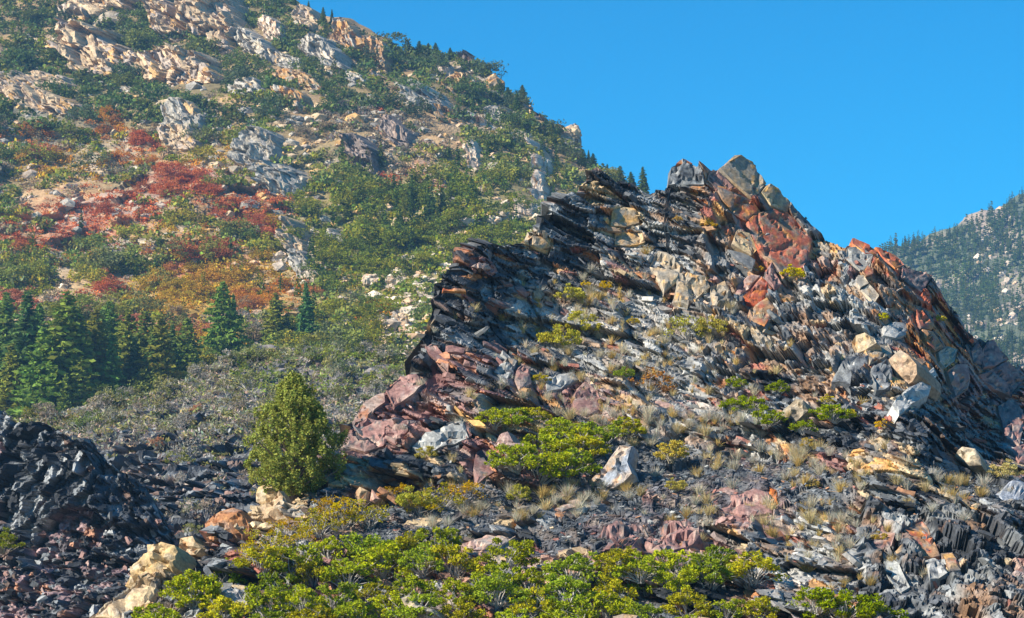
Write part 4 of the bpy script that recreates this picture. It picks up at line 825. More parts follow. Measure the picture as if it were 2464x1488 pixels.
# small stones of the mountain side
R = rng(31); AV, AF, AC = [], [], []; base = 0; V0, F0 = ICO[1]
dens = [(650,420,120,120),(300,60,350,120),(1250,350,160,130),(880,180,200,120),(700,260,160,60),(950,800,90,50),(900,340,160,90),(1000,700,90,70),(560,300,200,60),(740,620,90,60),(1150,560,120,60),(230,520,240,90),(60,300,160,60),(500,150,300,120)]
ns_ = 0
while ns_ < 1500:
    c = dens[R.integers(len(dens))]
    u, v = R.normal(c[0], c[2] * .75), R.normal(c[1], c[3] * .75)
    if v < m_crest(u) + 6 or v > 960 or u < -60 or u > 1500 or (v < 330 and R.random() < .5): continue
    g = MS.ground(u, v); s = R.uniform(.35, 1.3) * (1.0 if R.random() < .85 else 1.7)
    X = V0 * np.array([1.3, 1, .8]) * s; o1, r1, e1 = voro(X / s * .8 + ns_, 5); X = X * (.55 + .8 * r1[:, :1])
    pal = WHITE if u > 1100 or v > 600 else (GREYC if R.random() < .5 else CREAM)
    AV.append(X + g); AF.append(F0 + base); base += len(X); AC.append(np.array(pal[R.integers(4)]) * (.8 + .4 * r1[:, 1:2])); ns_ += 1
tag(obj('stones', mesh('stones', np.concatenate(AV), np.concatenate(AF), np.concatenate(AC), [M_FAR])), 'pale loose stones strewn over the mountainside', 'stones', kind='stuff')
# ------------------------------------------------------------------ vegetation builders
def leaf_quads(C, size, R, up=0.0, asp=.55):
    """small diamond faces, one per leaf or spray of leaves"""
    n = len(C); a = R.normal(0, 1, (n, 3)); a[:, 2] = a[:, 2] * (1 - up * .6) + up; a /= np.linalg.norm(a, axis=1, keepdims=True)
    b = np.cross(a, R.normal(0, 1, (n, 3))); b /= np.linalg.norm(b, axis=1, keepdims=True) + 1e-9
    s = (np.asarray(size) * R.uniform(.65, 1.35, n))[:, None]
    V = np.stack([C - a * s, C + b * s * asp, C + a * s, C - b * s * asp], 1).reshape(-1, 3)
    return V, np.arange(4 * n).reshape(n, 4)
def tubes(segs, k=4):
    """tapered limbs: list of (p0, p1, r0, r1)"""
    V, Fq = [], []
    for p0, p1, r0, r1 in segs:
        p0, p1 = np.array(p0, float), np.array(p1, float); d = p1 - p0; d /= np.linalg.norm(d) + 1e-9
        x = np.cross(d, [0, 0, 1.0]) if abs(d[2]) < .9 else np.cross(d, [1.0, 0, 0]); x /= np.linalg.norm(x); y = np.cross(d, x)
        b = sum(len(q) for q in V); an = np.arange(k) * 2 * math.pi / k
        ring = np.cos(an)[:, None] * x + np.sin(an)[:, None] * y
        V.append(np.concatenate([p0 + ring * r0, p1 + ring * r1])); i = np.arange(k); j = (i + 1) % k
        Fq.append(np.stack([i, j, j + k, i + k], 1) + b)
    return np.concatenate(V), np.concatenate(Fq)
def jcol(n, R, lo=.6, hi=1.35, per=4, hue=.12):
    c = R.uniform(lo, hi, (n, 1)) * (1 + R.normal(0, hue, (n, 3)) * np.array([1, .4, .6])); return np.repeat(np.clip(c, .05, 3), per, 0)

class Plant:
    """a plant kind: foliage mesh + stem mesh (unit size), copied by hand"""
    def __init__(s, fol, stem, fname, sname, scol): s.fol, s.stem, s.fname, s.sname, s.scol = fol, stem, fname, sname, scol
    def place(s, name, p, size, rz, color, label, cat, group=None, wide=1.0, tilt=(0, 0)):
        e = obj(name, None, loc=p, rot=(tilt[0], tilt[1], rz), scale=(size * wide, size * wide, size)); e.empty_display_size = .2
        obj(s.fname, s.fol, e, color=color)
        if s.stem is not None: obj(s.sname, s.stem, e, color=s.scol)
        return tag(e, label, cat, group)

def conifer(seed, whorls, per, nl, width=.17, base=.06, narrow=.85, lsize=.022):
    R = rng(seed); C, S, segs = [], [], [((0, 0, -.03), (0, 0, .97), .014, .002)]
    for h in np.linspace(base, .97, whorls):
        rr = width * (1 - h) ** narrow * (.72 + .28 * min(1, (h - base + .1) * 6)); k = max(3, int(per * (.4 + .6 * (1 - h))))
        a0 = R.uniform(0, 6.28)
        for q in range(k):
            if R.random() < .12: continue
            a = a0 + q * 6.283 / k + R.normal(0, .25); L = rr * R.uniform(.55, 1.2); dr = R.uniform(-.38, .05)
            t = R.uniform(.12, 1, max(2, int(nl * (.35 + L / width)))) ** .8
            w = .20 * L * (1.1 - t)
            x = t * L; z = h + dr * x + .22 * x * t * R.uniform(0, 1)
            P = np.stack([np.cos(a) * x, np.sin(a) * x, z], 1) + R.normal(0, 1, (len(t), 3)) * np.array([.035, .035, .008]) * (w / .03)[:, None].clip(.2, 1.2)
            C.append(P); S.append(np.full(len(t), lsize * (.75 + .5 * (1 - h))))
            if per > 8 and R.random() < .5: segs.append(((0, 0, h), (math.cos(a) * L * .8, math.sin(a) * L * .8, h + dr * L * .8), .004, .001))
    C = np.concatenate(C); S = np.concatenate(S); V, Q = leaf_quads(C, S, R, asp=.6)
    Vt, Qt = tubes(segs, 5 if per > 8 else 4)
    return V, Q, jcol(len(C), R, .55, 1.5), Vt, Qt
def conifer_plant(seed, *a, **k):
    V, Q, c, Vt, Qt = conifer(seed, *a, **k)
    return Plant(mesh('crown', V, Q, c, [M_LEAF]), mesh('trunk', Vt, Qt, np.ones((len(Vt), 3)), [M_BARK]), 'crown', 'trunk', (.10, .08, .065))
def bush(seed, clumps, nl, flat_=.62, lsize=.035, crad=.17, stemk=1.0, up=.0, spread=.42, top=None):
    """rounded leafy bush, about one unit tall, a little wider"""
    R = rng(seed); C, segs, S = [], [], []
    for q in range(clumps):
        a = R.uniform(0, 6.28); el = math.asin(R.uniform(.05, 1)); rr = R.uniform(.55, 1.05) * spread * 1.35
        c = np.array([math.cos(a) * math.cos(el) * rr * 1.15, math.sin(a) * math.cos(el) * rr * 1.15, .16 + math.sin(el) * rr * flat_ / .42 * .85])
        n = max(3, int(nl * R.uniform(.5, 1.4))); d = R.normal(0, 1, (n, 3)); d /= np.linalg.norm(d, axis=1, keepdims=True)
        C.append(c + d * (R.random((n, 1)) ** .45) * crad * R.uniform(.6, 1.25) * np.array([1.15, 1.15, .75])); S.append(np.full(n, lsize))
        if stemk:
            m = c * np.array([.45, .45, .5]) + R.normal(0, .05, 3); b0 = R.normal(0, .04, 3) * [1, 1, 0] - [0, 0, .05]
            segs += [(b0, m, .014 * stemk, .010 * stemk), (m, c, .010 * stemk, .003 * stemk)]
            for z in range(2):
                tip = c + R.normal(0, 1, 3) * crad * .8; segs.append((m * .4 + c * .6, tip, .006 * stemk, .002 * stemk))
    C = np.concatenate(C); V, Q = leaf_quads(C, np.concatenate(S), R, up)
    out = (V, Q, jcol(len(C), R, .55, 1.5))
    return out + (tubes(segs, 3) if segs else (None, None))
def bush_plant(seed, *a, scol=(.26, .23, .2), **k):
    V, Q, c, Vt, Qt = bush(seed, *a, **k)
    return Plant(mesh('foliage', V, Q, c, [M_LEAF]), mesh('branches', Vt, Qt, np.ones((len(Vt), 3)), [M_BARK]) if Vt is not None else None, 'foliage', 'branches', scol)
def tuft(seed, blades, h=1.0, spread=.45, w=.02, curve=.3, lean=1.0):
    R = rng(seed); V, Q = [], []
    for q in range(blades):
        a = R.uniform(0, 6.28); ln = abs(R.normal(0, .45)) * lean; b = np.array([math.cos(a), math.sin(a), 0]) * R.uniform(0, .16) * spread * 2
        d = np.array([math.cos(a) * math.sin(ln), math.sin(a) * math.sin(ln), math.cos(ln)]); L = h * R.uniform(.5, 1.05); s = np.cross(d, R.normal(0, 1, 3)); s /= np.linalg.norm(s); s *= w * R.uniform(.6, 1.4)
        m = b + d * L * .55; t = b + d * L + np.array([math.cos(a), math.sin(a), -.4]) * curve * L * R.uniform(0, .5)
        V += [b - s, b + s, m + s * .7, m - s * .7, t]; k = 5 * q; Q.append((k, k + 1, k + 2, k + 3)); 
    V = np.array(V); Qd = np.array(Q); T = np.stack([Qd[:, 3], Qd[:, 2], Qd[:, 2] + 2], 1)
    return V, [Qd, T], jcol(blades, rng(seed + 1), .6, 1.35, 5)

# kinds
FIR = [conifer_plant(2000 + q, 30, 12, 17, width=w, narrow=nw, lsize=.026) for q, (w, nw) in enumerate([(.20, .8), (.23, .75), (.18, .85), (.27, .65)])]
def far_conifer(seed, w, nw):
    V, Q, c, Vt, Qt = conifer(seed, 13, 6, 4, width=w, narrow=nw, lsize=.055)
    c = c * .95; VV = np.concatenate([V, Vt]); cc = np.concatenate([c, np.tile([1.2, .9, .8], (len(Vt), 1))])
    return mesh('conifer_tree', VV, [np.concatenate([Q, Qt + len(V)])], cc, [M_LEAF])
FARFIR = [far_conifer(2100 + q, w, nw) for q, (w, nw) in enumerate([(.20, .8), (.26, .7), (.17, .9), (.32, .55)])]
def far_bush(seed, clumps=16, nl=44, lsize=.045):
    V, Q, c, _, _ = bush(seed, clumps, nl, lsize=lsize, crad=.24, stemk=0); return mesh('shrub', V, Q, c, [M_LEAF])
FARB = [far_bush(2200 + q) for q in range(5)]
OAK = [bush_plant(2300 + q, 32, 88, lsize=.036, crad=.135, up=.3, stemk=1.2, scol=(.36, .33, .30)) for q in range(5)]
SPARSE = [bush_plant(2400 + q, 22, 40, lsize=.032, crad=.15, stemk=1.1, scol=(.33, .30, .27)) for q in range(3)]
MOUND = [bush_plant(2500 + q, 36, 90, lsize=.034, crad=.13, up=1.2, flat_=.55, scol=(.3, .26, .18)) for q in range(3)]
GREYB = [bush_plant(2600 + q, 16, 26, lsize=.05, crad=.17, stemk=1.3, scol=(.30, .28, .27)) for q in range(3)]
TUFT = []
for q in range(4):
    V, Fc, c = tuft(2700 + q, 150, w=.009); TUFT.append(mesh('grass_tuft', V, Fc, c, [M_LEAF]))

# ------------------------------------------------------------------ conifers below the mountain (the grove on the left)
FIRC = [(.17, .26, .07), (.21, .28, .07), (.14, .22, .075), (.25, .28, .065)]
GROVE = [(8,905,190,'dark fir at the left frame edge, behind the front rank'),(30,985,150,'short fir at the left frame edge, low front rank'),(55,945,230,'tall fir near the left frame edge'),(100,1000,200,'broad fir in the low front rank near the left edge'),
 (95,870,130,'small fir showing above the rear of the grove near the left edge'),(140,965,240,'tallest full fir of the left half of the grove'),(175,905,160,'fir in the second rank behind the tallest one'),(195,1000,130,'short broad fir at the grove front'),
 (185,985,215,'slim fir just behind the short broad one'),(222,945,190,'fir with a pointed top in the middle of the grove'),(240,880,130,'fir at the rear of the grove near the rust red shrub'),(262,850,120,'leftmost tall rear fir beside the red maple like shrub'),(262,990,170,'full fir at the middle of the front rank'),
 (300,940,185,'slender fir right of the grove middle'),(318,965,150,'short fir in front of the slender one'),(345,950,190,'pointed fir with dark right side, third from the grove end'),(365,930,130,'small fir tucked behind the pointed one'),(385,935,165,'narrow fir, second from the grove end'),
 (410,905,120,'fir top rising behind the last one of the grove'),(440,925,150,'broad last fir at the right end of the grove'),(150,1010,110,'low young fir at the front of the grove'),(60,1010,110,'low young fir at the left front of the grove'),(20,1010,130,'low dark fir in the lower left corner of the grove'),
 (540,858,170,'large lone fir right of the grove'),(555,790,80,'small fir above the large lone fir'),(662,825,115,'full fir left of a pair in golden brush'),(738,815,125,'full fir right of a pair in golden brush'),(287,968,60,'tiny young fir in front of the grove')]
R = rng(41)
for i, (u, v, h, lab) in enumerate(GROVE):
    g = MS.ground(u, v); D = proj(g)[2]; c = np.array(FIRC[(i * 7) % 4]) * R.uniform(.8, 1.15) * np.array([R.uniform(.85, 1.2), 1, 1])
    FIR[i % 4].place('fir_tree', g - [0, 0, .3], 1.12 * h * D / F, R.uniform(0, 6.28), c, lab, 'tree', 'firs at the foot of the mountain', wide=R.uniform(1.05, 1.75), tilt=(R.normal(0, .03), R.normal(0, .03)))

# crest trees, seen against the sky
CREST = [(742,30,32,1,'pine on the crest at the top edge of the picture'),(775,52,40,2,'left of the twin pines on the crest'),(796,56,36,2,'right of the twin pines on the crest'),(818,66,16,3,'low bush pine just right of the twin pines'),(852,76,16,3,'low bush pine on the orange crest band'),
 (980,125,30,0,'lone slim pine on the crest'),(1008,128,34,3,'round pine at the left of the crest clump'),(1030,126,28,3,'round pine in the middle of the crest clump'),(1052,126,32,3,'round pine at the right of the crest clump'),(1082,130,20,3,'low round pine beside the dark knob'),
 (1222,245,44,3,'dark pine left of the crest pair'),(1257,240,40,3,'dark pine right of the crest pair'),(1240,265,50,1,'dark pine under the crest pair'),(1400,395,40,3,'leaning pine where the crest meets the shale'),(1430,395,36,3,'rounded pine left of the dark pinnacle'),
 (1490,445,50,3,'bushy pine rising behind the dark pinnacle'),(1515,450,40,3,'bushy pine right of the dark pinnacle'),(1546,462,66,2,'slim spire pine standing alone left of the two horned summit'),(1460,430,40,1,'pine top just behind the dark pinnacle'),(1568,470,14,3,'tiny bush at the notch left of the summit'),(705,10,30,1,'pine cut by the top edge of the picture'),(1420,380,26,0,'small pine on the lower crest')]
for i, (u, v, h, t, lab) in enumerate(CREST):
    g = MS.ground(u, v + 3); D = proj(g)[2]; c = np.array(FIRC[i % 4]) * .55
    p = FIR[(t + i) % 4 if t != 3 else 3].place('pine_tree', g - [0, 0, .4], (h + 4) * D / F, R.uniform(0, 6.28), c, lab, 'tree', 'pines on the mountain crest', wide=1.5 if t == 3 else 1.0)

# ------------------------------------------------------------------ scrub of the mountain
GREENS = [(.10, .145, .05), (.125, .16, .05), (.09, .115, .06), (.15, .165, .05)]
OLIVE = [(.21, .23, .04), (.26, .25, .045), (.15, .19, .045)]
REDS = [(.47, .15, .075), (.52, .20, .10), (.42, .15, .09)]
ORAN = [(.52, .22, .06), (.54, .27, .07), (.48, .22, .10)]
GOLD = [(.48, .32, .07), (.40, .30, .07), (.52, .30, .08)]
SALM = [(.56, .25, .16), (.52, .21, .12)]
BRWN = [(.28, .23, .16), (.24, .21, .18), (.32, .24, .15)]
#        u   v   ru  rv  kind   strength
ZN = [(450,440,85,34,'red',3.2),(600,500,90,45,'red',2.4),(200,530,170,60,'red',1.6),(330,350,60,22,'red',1.6),(480,610,110,26,'red',2.4),(300,480,110,50,'red',1.2),(620,560,60,22,'red',1.4),
      (265,690,42,26,'red',4.0),(190,720,40,18,'salm',3.5),(450,795,50,26,'salm',4.0),(40,730,40,26,'salm',3),(330,790,40,20,'salm',2),(920,260,16,8,'red',3),
      (560,660,130,34,'gold',3.2),(470,700,120,40,'gold',3.0),(150,400,170,50,'gold',1.1),(420,560,150,40,'gold',1.0),(300,620,200,40,'oran',.8),(640,520,100,60,'gold',.9),(120,590,120,40,'red',1.1),(760,690,90,30,'gold',1.3),(850,640,70,30,'gold',1.0),(610,720,90,30,'oran',2.0),(700,700,70,20,'oran',2.6),(380,740,60,24,'gold',2),(470,650,80,20,'oran',1.5),(470,410,45,22,'oran',2.2),(330,385,70,24,'oran',1.5),(100,380,60,25,'salm',1.4),(260,300,70,40,'oran',1.2),(530,380,60,30,'gold',1.6),(900,760,60,18,'oran',2.4),(880,720,40,18,'oran',1.6),
      (60,330,80,30,'oran',1.3),(950,430,60,16,'red',1.8),(880,460,50,16,'red',1.6),(1060,450,40,12,'red',1.6),(400,820,120,40,'oran',1.2),(500,820,60,40,'gold',2),(640,640,60,24,'gold',1.6),
      (1000,520,320,90,'olive',2.2),(900,640,180,70,'olive',2.0),(1150,540,200,60,'olive',2.5),(880,800,160,60,'olive',2.2),(600,690,150,60,'olive',.6),(1000,620,120,80,'olive',1.6),(300,620,250,60,'green',1.0),(150,640,150,40,'green',1.2),(560,450,80,50,'green',.8),
      (950,350,160,60,'brown',1.6),(860,300,160,60,'brown',1.2),(200,470,160,40,'brown',.6)]
BARE = [(230,520,170,50,.45),(320,470,60,30,.4),(110,480,90,35,.45),(500,500,30,20,.6),(330,560,60,20,.5),(700,270,90,50,.4),(650,420,90,90,.55),(930,800,80,30,.5),(1310,420,40,70,.5),(100,550,120,40,.4)]
PALS = dict(red=REDS, salm=SALM, gold=GOLD, oran=ORAN, olive=OLIVE, green=GREENS, brown=BRWN)
R = rng(43); n0 = 26000
u, v = R.uniform(-60, 1480, n0), R.uniform(-60, 1010, n0)
keep = (v > m_crest(u) + 4) & ~((u > 1050) & (v > 700)) & ~((u > 1320) & (v > 520)) & (v < np.interp(u, [-60, 400, 600, 1050], [1000, 990, 900, 880]))
keep &= ~((u < 470) & (v > np.interp(u, [0, 100, 250, 350, 470], [800, 840, 850, 850, 880])) & (R.random(n0) < .93))
for q in OUT:                                   # cliffs stand clear of the brush
    keep &= ~((ell(u, v - 3, q[0], q[1], q[2] * .44, q[3] * .46, q[4]) < 1.0) & (R.random(n0) < .95))
b = sum(s_ * np.exp(-((u - a) / ru) ** 2 - ((v - q) / rv) ** 2) for a, q, ru, rv, s_ in BARE)
keep &= R.random(n0) > b
nq = [fbm(np.stack([u / x + p, v / y, np.full(n0, z)], 1), 58, 3) - .5 for x, y, p, z in ((45, 26, 0, 0), (38, 24, 9, 5), (70, 30, 0, 11))]
keep &= ~((nq[2] > .10) & (v > 330) & (R.random(n0) < .75))
mid = (u < 760) & (v > 300) & (v < 860)
KD = ['green', 'brown', 'olive', 'red', 'salm', 'gold', 'oran']; wt = np.zeros((7, n0))
wt[0] = np.where(mid, .40, 1.0) + nq[0] * 3.2 + R.normal(0, .15, n0); wt[1] = np.where(mid, .4, .3) + nq[1] * 2.6 + R.normal(0, .1, n0); wt[2] = .3 - nq[1] * 2.4
for a, q, ru, rv, kd, s_ in ZN: wt[KD.index(kd)] += s_ * np.exp(-(((u - a) / ru) ** 2 + ((v - q) / rv) ** 2) * 1.1) * R.uniform(.5, 1.5, n0)
kk_ = wt.argmax(0); s_a = R.uniform(.9, 2.4, n0) * np.where((kk_ == 0) | (kk_ == 2), 1.15, .9) * np.where(v < 350, 1.1, 1) * (1 + nq[0] * 1.4) * np.where((kk_ == 0) & (R.random(n0) < .2), 1.35, 1)
ii = np.flatnonzero(keep)[:7800]
sp = [(u[i], v[i], KD[kk_[i]], s_a[i]) for i in ii]
order = sorted(range(len(sp)), key=lambda i: -sp[i][3] / (700 - .25 * sp[i][1]))
indiv = {}; lim = dict(green=150, olive=110, red=80, gold=60, oran=60, salm=30, brown=30)
NMS = dict(green=('oak_shrub', 'dark green scrub oak'), olive=('oak_shrub', 'olive green scrub oak'), red=('sumac_shrub', 'red autumn sumac shrub'), gold=('autumn_shrub', 'golden yellow autumn shrub'), oran=('autumn_shrub', 'orange autumn shrub'), salm=('autumn_shrub', 'salmon pink autumn shrub'), brown=('bare_shrub', 'brown half bare shrub'))
LM = [((240,130),'near the broad tan cliff'),((455,180),'near the layered cream cliff'),((540,60),'near the tall cream cliff'),((90,240),'near the long left cliff'),((650,120),'near the grey slab stair'),((1035,252),'near the large grey slab cliff'),((880,385),'near the dark boulder heap'),
      ((450,330),'near the grey rock knob'),((650,420),'along the grey rubble rib'),((725,575),'around the tan rock tower'),((450,440),'on the bright red patch'),((200,530),'on the bare tan slope'),((1310,400),'below the white rock streak'),((920,690),'around the white boulder pair'),((945,810),'near the cube shaped boulder'),
      ((550,680),'in the golden patch'),((250,800),'behind the fir grove'),((700,800),'around the fir pair'),((1000,520),'on the lower right mountain slope'),((300,650),'above the fir grove'),((850,110),'under the orange crest band'),((1200,560),'just left of the shale ridge')]
def where(u, v): return min(LM, key=lambda q: (q[0][0] - u) ** 2 + (q[0][1] - v) ** 2)[1]
AV, AQ, AC = [], [], []; base = 0; cnt = {}
for i in order:
    u, v, kd, s = sp[i]; g = MS.ground(u, v); c = np.array(PALS[kd][R.integers(len(PALS[kd]))]) * R.uniform(.75, 1.3)
    if kd == 'green' and v > 330: c = c * (1.25 + .4 * R.random()) * (np.array([1.55, 1.2, .85]) if u < 760 and R.random() < .6 else np.array([1.22, 1.05, .95]))
    me = FARB[R.integers(5)]; rz = R.uniform(0, 6.28)
    if cnt.get(kd, 0) < lim[kd]:
        cnt[kd] = cnt.get(kd, 0) + 1; nm, lb = NMS[kd]
        o = obj(nm, me, loc=g - [0, 0, .15 * s], rot=(0, 0, rz), scale=(s * 1.7, s * 1.7, s * 1.5), color=c)
        tag(o, lb + ' ' + where(u, v), 'shrub', lb + 's ' + where(u, v))
    else:
        n_ = 36 if s < 1.6 else 52
        C = R.normal(0, 1, (n_, 3)); C /= np.linalg.norm(C, axis=1, keepdims=True); C = C * (R.random((n_, 1)) ** .4) * np.array([.62, .62, .5]) * s * 1.5; C[:, 2] = np.abs(C[:, 2])
        V, Q = leaf_quads(C, s * .165, R, asp=.75); AV.append(V + g); AQ.append(Q + base); base += len(V); AC.append(c * jcol(n_, R, .6, 1.4))
R = rng(44)
for q in range(1500):                           # the same scrub goes on beside and behind what the view shows
    u, v = (R.uniform(-600, 1800), R.uniform(-100, 950)) if q < 1100 else (R.uniform(1000, 1560), R.uniform(450, 880))
    if v < m_crest(u) + 5 or (-60 < u < 1000) or (u < 1320 and v < 560 and u > 0): continue
    g = msample(np.array([u]), np.array([v]))[0]; s = R.uniform(.9, 2.6); c = np.array((GREENS + OLIVE)[R.integers(7)]) * R.uniform(.8, 1.3); n_ = 26
    C = R.normal(0, 1, (n_, 3)); C /= np.linalg.norm(C, axis=1, keepdims=True); C = C * (R.random((n_, 1)) ** .4) * np.array([.62, .62, .5]) * s * 1.5; C[:, 2] = np.abs(C[:, 2])
    V, Q = leaf_quads(C, s * .24, R, asp=.75); AV.append(V + g); AQ.append(Q + base); base += len(V); AC.append(c * jcol(n_, R, .6, 1.4))
R = rng(45); ZC = [z for z in ZN if z[4] in ('red', 'salm', 'gold', 'oran')]; zp = np.array([z[2] * z[3] * min(z[5], 2.5) for z in ZC]); zp = zp / zp.sum()
for q in range(4200):                           # low mats of the same shrubs between the bigger ones
    z = ZC[R.choice(len(ZC), p=zp)]; u, v = R.normal(z[0], z[2] * .62), R.normal(z[1], z[3] * .62)
    if u < -50 or u > 1200 or v < 280 or v > 880 or (u < 470 and v > 815): continue
    g = MS.ground(u, v); s = R.uniform(.35, 1.0); c = np.array(PALS[z[4]][R.integers(len(PALS[z[4]]))]) * R.uniform(.75, 1.25); n_ = 14
    C = R.normal(0, 1, (n_, 3)) * np.array([.75, .75, .3]) * s; C[:, 2] = np.abs(C[:, 2])
    V, Q = leaf_quads(C, s * .26, R, asp=.75); AV.append(V + g); AQ.append(Q + base); base += len(V); AC.append(c * jcol(n_, R, .6, 1.4))
tag(obj('scrub', mesh('scrub', np.concatenate(AV), np.concatenate(AQ), np.concatenate(AC), [M_LEAF])), 'low mixed scrub covering the mountainside', 'scrub', kind='stuff')

# conifers scattered over the mountain
MC = []
R = rng(47)
CL = [(960,560,70,60,26),(1000,500,90,40,18),(1180,360,60,60,16),(1250,310,70,50,14),(1300,430,60,60,14),(880,430,60,40,10),(1080,470,90,40,16),(1130,560,90,40,14),(330,40,300,60,26),(130,60,140,60,18),(650,90,120,60,12),(1150,250,60,40,10),(850,520,60,40,8),(300,230,220,60,12),(700,200,200,80,12),(930,640,50,40,8),(760,720,120,60,10),(600,640,200,60,8),(1340,360,40,40,10),(100,600,140,60,5),(900,860,60,40,6)]
for cu, cv, su, sv, k in CL:
    for q in range(k):
        u, v = R.normal(cu, su * .7), R.normal(cv, sv * .7)
        if v < m_crest(u) + 12 or u < -40: continue
        h = R.uniform(30, 66) * (1.4 if (cu, cv) in ((960, 560), (1000, 500)) else 1) * (.75 if v < 330 else 1); MC.append((u, v, h))
MC += [(487,685,48),(325,668,40),(330,520,26),(300,585,22),(680,645,34),(965,830,40),(20,375,26),(810,905,60),(440,735,30),(590,760,30),(500,730,30),(720,590,30),(620,675,26)]
for i, (u, v, h) in enumerate(MC):
    g = MS.ground(u, v); D = proj(g)[2]; c = np.array(FIRC[i % 4]) * R.uniform(.35, .6)
    if v > 620: c = c * np.array([1.5, 1.35, .9])
    o = obj('conifer_tree', FARFIR[i % 4], loc=g - [0, 0, .3], rot=(0, 0, R.uniform(0, 6.28)), scale=(h * D / F,) * 3, color=c)
    lb = 'small dark conifer ' + where(u, v); tag(o, lb, 'tree', 'small conifers ' + where(u, v))

# forest of the far hill
R = rng(53); u, v = R.uniform(2060, 2620, 9000), R.uniform(470, 1120, 9000)
kp = (v > h_crest(u) + 1) & ~((fbm(np.stack([u / 55, v / 40, u * 0], 1), 57, 3) > .60) & (R.random(9000) < .5))
HT = [(u[i], v[i]) for i in np.flatnonzero(kp)[:3800]]
vis = [i for i, (u, v) in enumerate(HT) if u < 2470 and v < r_crest(u) + 4]
front = set(sorted(vis, key=lambda i: -HT[i][1])[:200] + [i for i in vis if HT[i][1] < h_crest(HT[i][0]) + 14][:60]); AV, AQ, AC = [], [], []; base = 0
Vs, Qs, cs, _, _ = conifer(2150, 7, 4, 1.5, width=.24, lsize=.11, narrow=.7)
for i, (u, v) in enumerate(HT):
    g = HS.ground(u, v); D = proj(g)[2]; h = R.uniform(20, 36) * D / F; c = .42 * np.array(FIRC[i % 4]) * R.uniform(.8, 1.2)
    if i in front:
        o = obj('hill_pine', FARFIR[i % 4], loc=g - [0, 0, .5], rot=(0, 0, R.uniform(0, 6.28)), scale=(h,) * 3, color=c)
        zn = 'skyline' if v < h_crest(u) + 14 else ('upper slope' if v < 680 else ('middle slope' if v < 770 else 'lower slope'))
        tag(o, 'distant pine on the hazy right hill ' + zn, 'tree', 'pines on the right hill ' + zn)
    else:
        AV.append(Vs * h + g - [0, 0, .5]); AQ.append(Qs + base); base += len(Vs); AC.append(cs * c)
tag(obj('forest', mesh('forest', np.concatenate(AV), np.concatenate(AQ), np.concatenate(AC), [M_LEAF])), 'hazy conifer forest covering the hill at the right', 'forest', kind='stuff')
R = rng(54); AV, AF, AC = [], [], []; base = 0
for q in range(420):
    u, v = R.uniform(2080, 2560), R.uniform(480, 1000)
    if v < h_crest(u) + 6 or fbm(np.array([[u / 55, v / 40, 0]]), 57, 3)[0] < .52: continue
    g = HS.ground(u, v); s = R.uniform(1, 3.2); X = V0 * np.array([1.2, 1, .9]) * s; o1, r1, e1 = voro(X / s + q, 5); X = X * (.7 + .5 * r1[:, :1])
    AV.append(X + g); AF.append(F0 + base); base += len(X); AC.append(np.array(WHITE[R.integers(4)]) * (.8 + .4 * r1[:, 1:2]))
tag(obj('rocks', mesh('rocks', np.concatenate(AV), np.concatenate(AF), np.concatenate(AC), [M_FAR])), 'pinkish rocks between the trees of the right hill', 'rocks', kind='stuff')

# ------------------------------------------------------------------ knoll brush
R = rng(59); AV, AQ, AC = [], [], []; base = 0; kn = 0
KB = [(210,1040,70,(.12,.15,.05),'round green bush on the crest of the grey knoll'),(175,1015,40,(.20,.18,.05),'yellowish bush left of the round green bush on the knoll'),(595,935,60,(.13,.13,.06),'olive bush on the upper grey knoll'),(470,1005,40,(.30,.14,.09),'reddish bush on the grey knoll'),
      (430,1120,56,(.17,.17,.04),'yellow green bush low on the grey knoll slope'),(560,985,46,(.17,.15,.07),'olive brown bush in the middle of the knoll'),(820,910,60,(.07,.09,.04),'dark green bush near the top right of the knoll'),(290,955,50,(.14,.17,.06),'pale green bush at the foot of the fir grove'),
      (375,1070,36,(.30,.14,.08),'small red brown bush halfway down the knoll'),(405,1085,34,(.2,.17,.05),'small yellow bush beside the red brown one'),(800,960,50,(.12,.12,.05),'olive bush behind the juniper top'),(460,1280,40,(.2,.2,.07),'pale yellow bush in the ravine left of the rusty boulder'),(60,1000,40,(.24,.2,.04),'yellow bush at the left end of the knoll crest')]
for i, (u, v, h, c, lab) in enumerate(KB):
    g = KS.ground(u, v); D = proj(g)[2]; SPARSE[i % 3].place('brush', g - [0, 0, .1], h * D / F, R.uniform(0, 6), np.array(c) * 1.5, lab, 'bush', 'single bushes on the knoll')
kw_ = [(.33, .30, .25), (.28, .27, .17), (.38, .34, .28), (.22, .23, .09), (.29, .27, .12), (.36, .29, .22)]
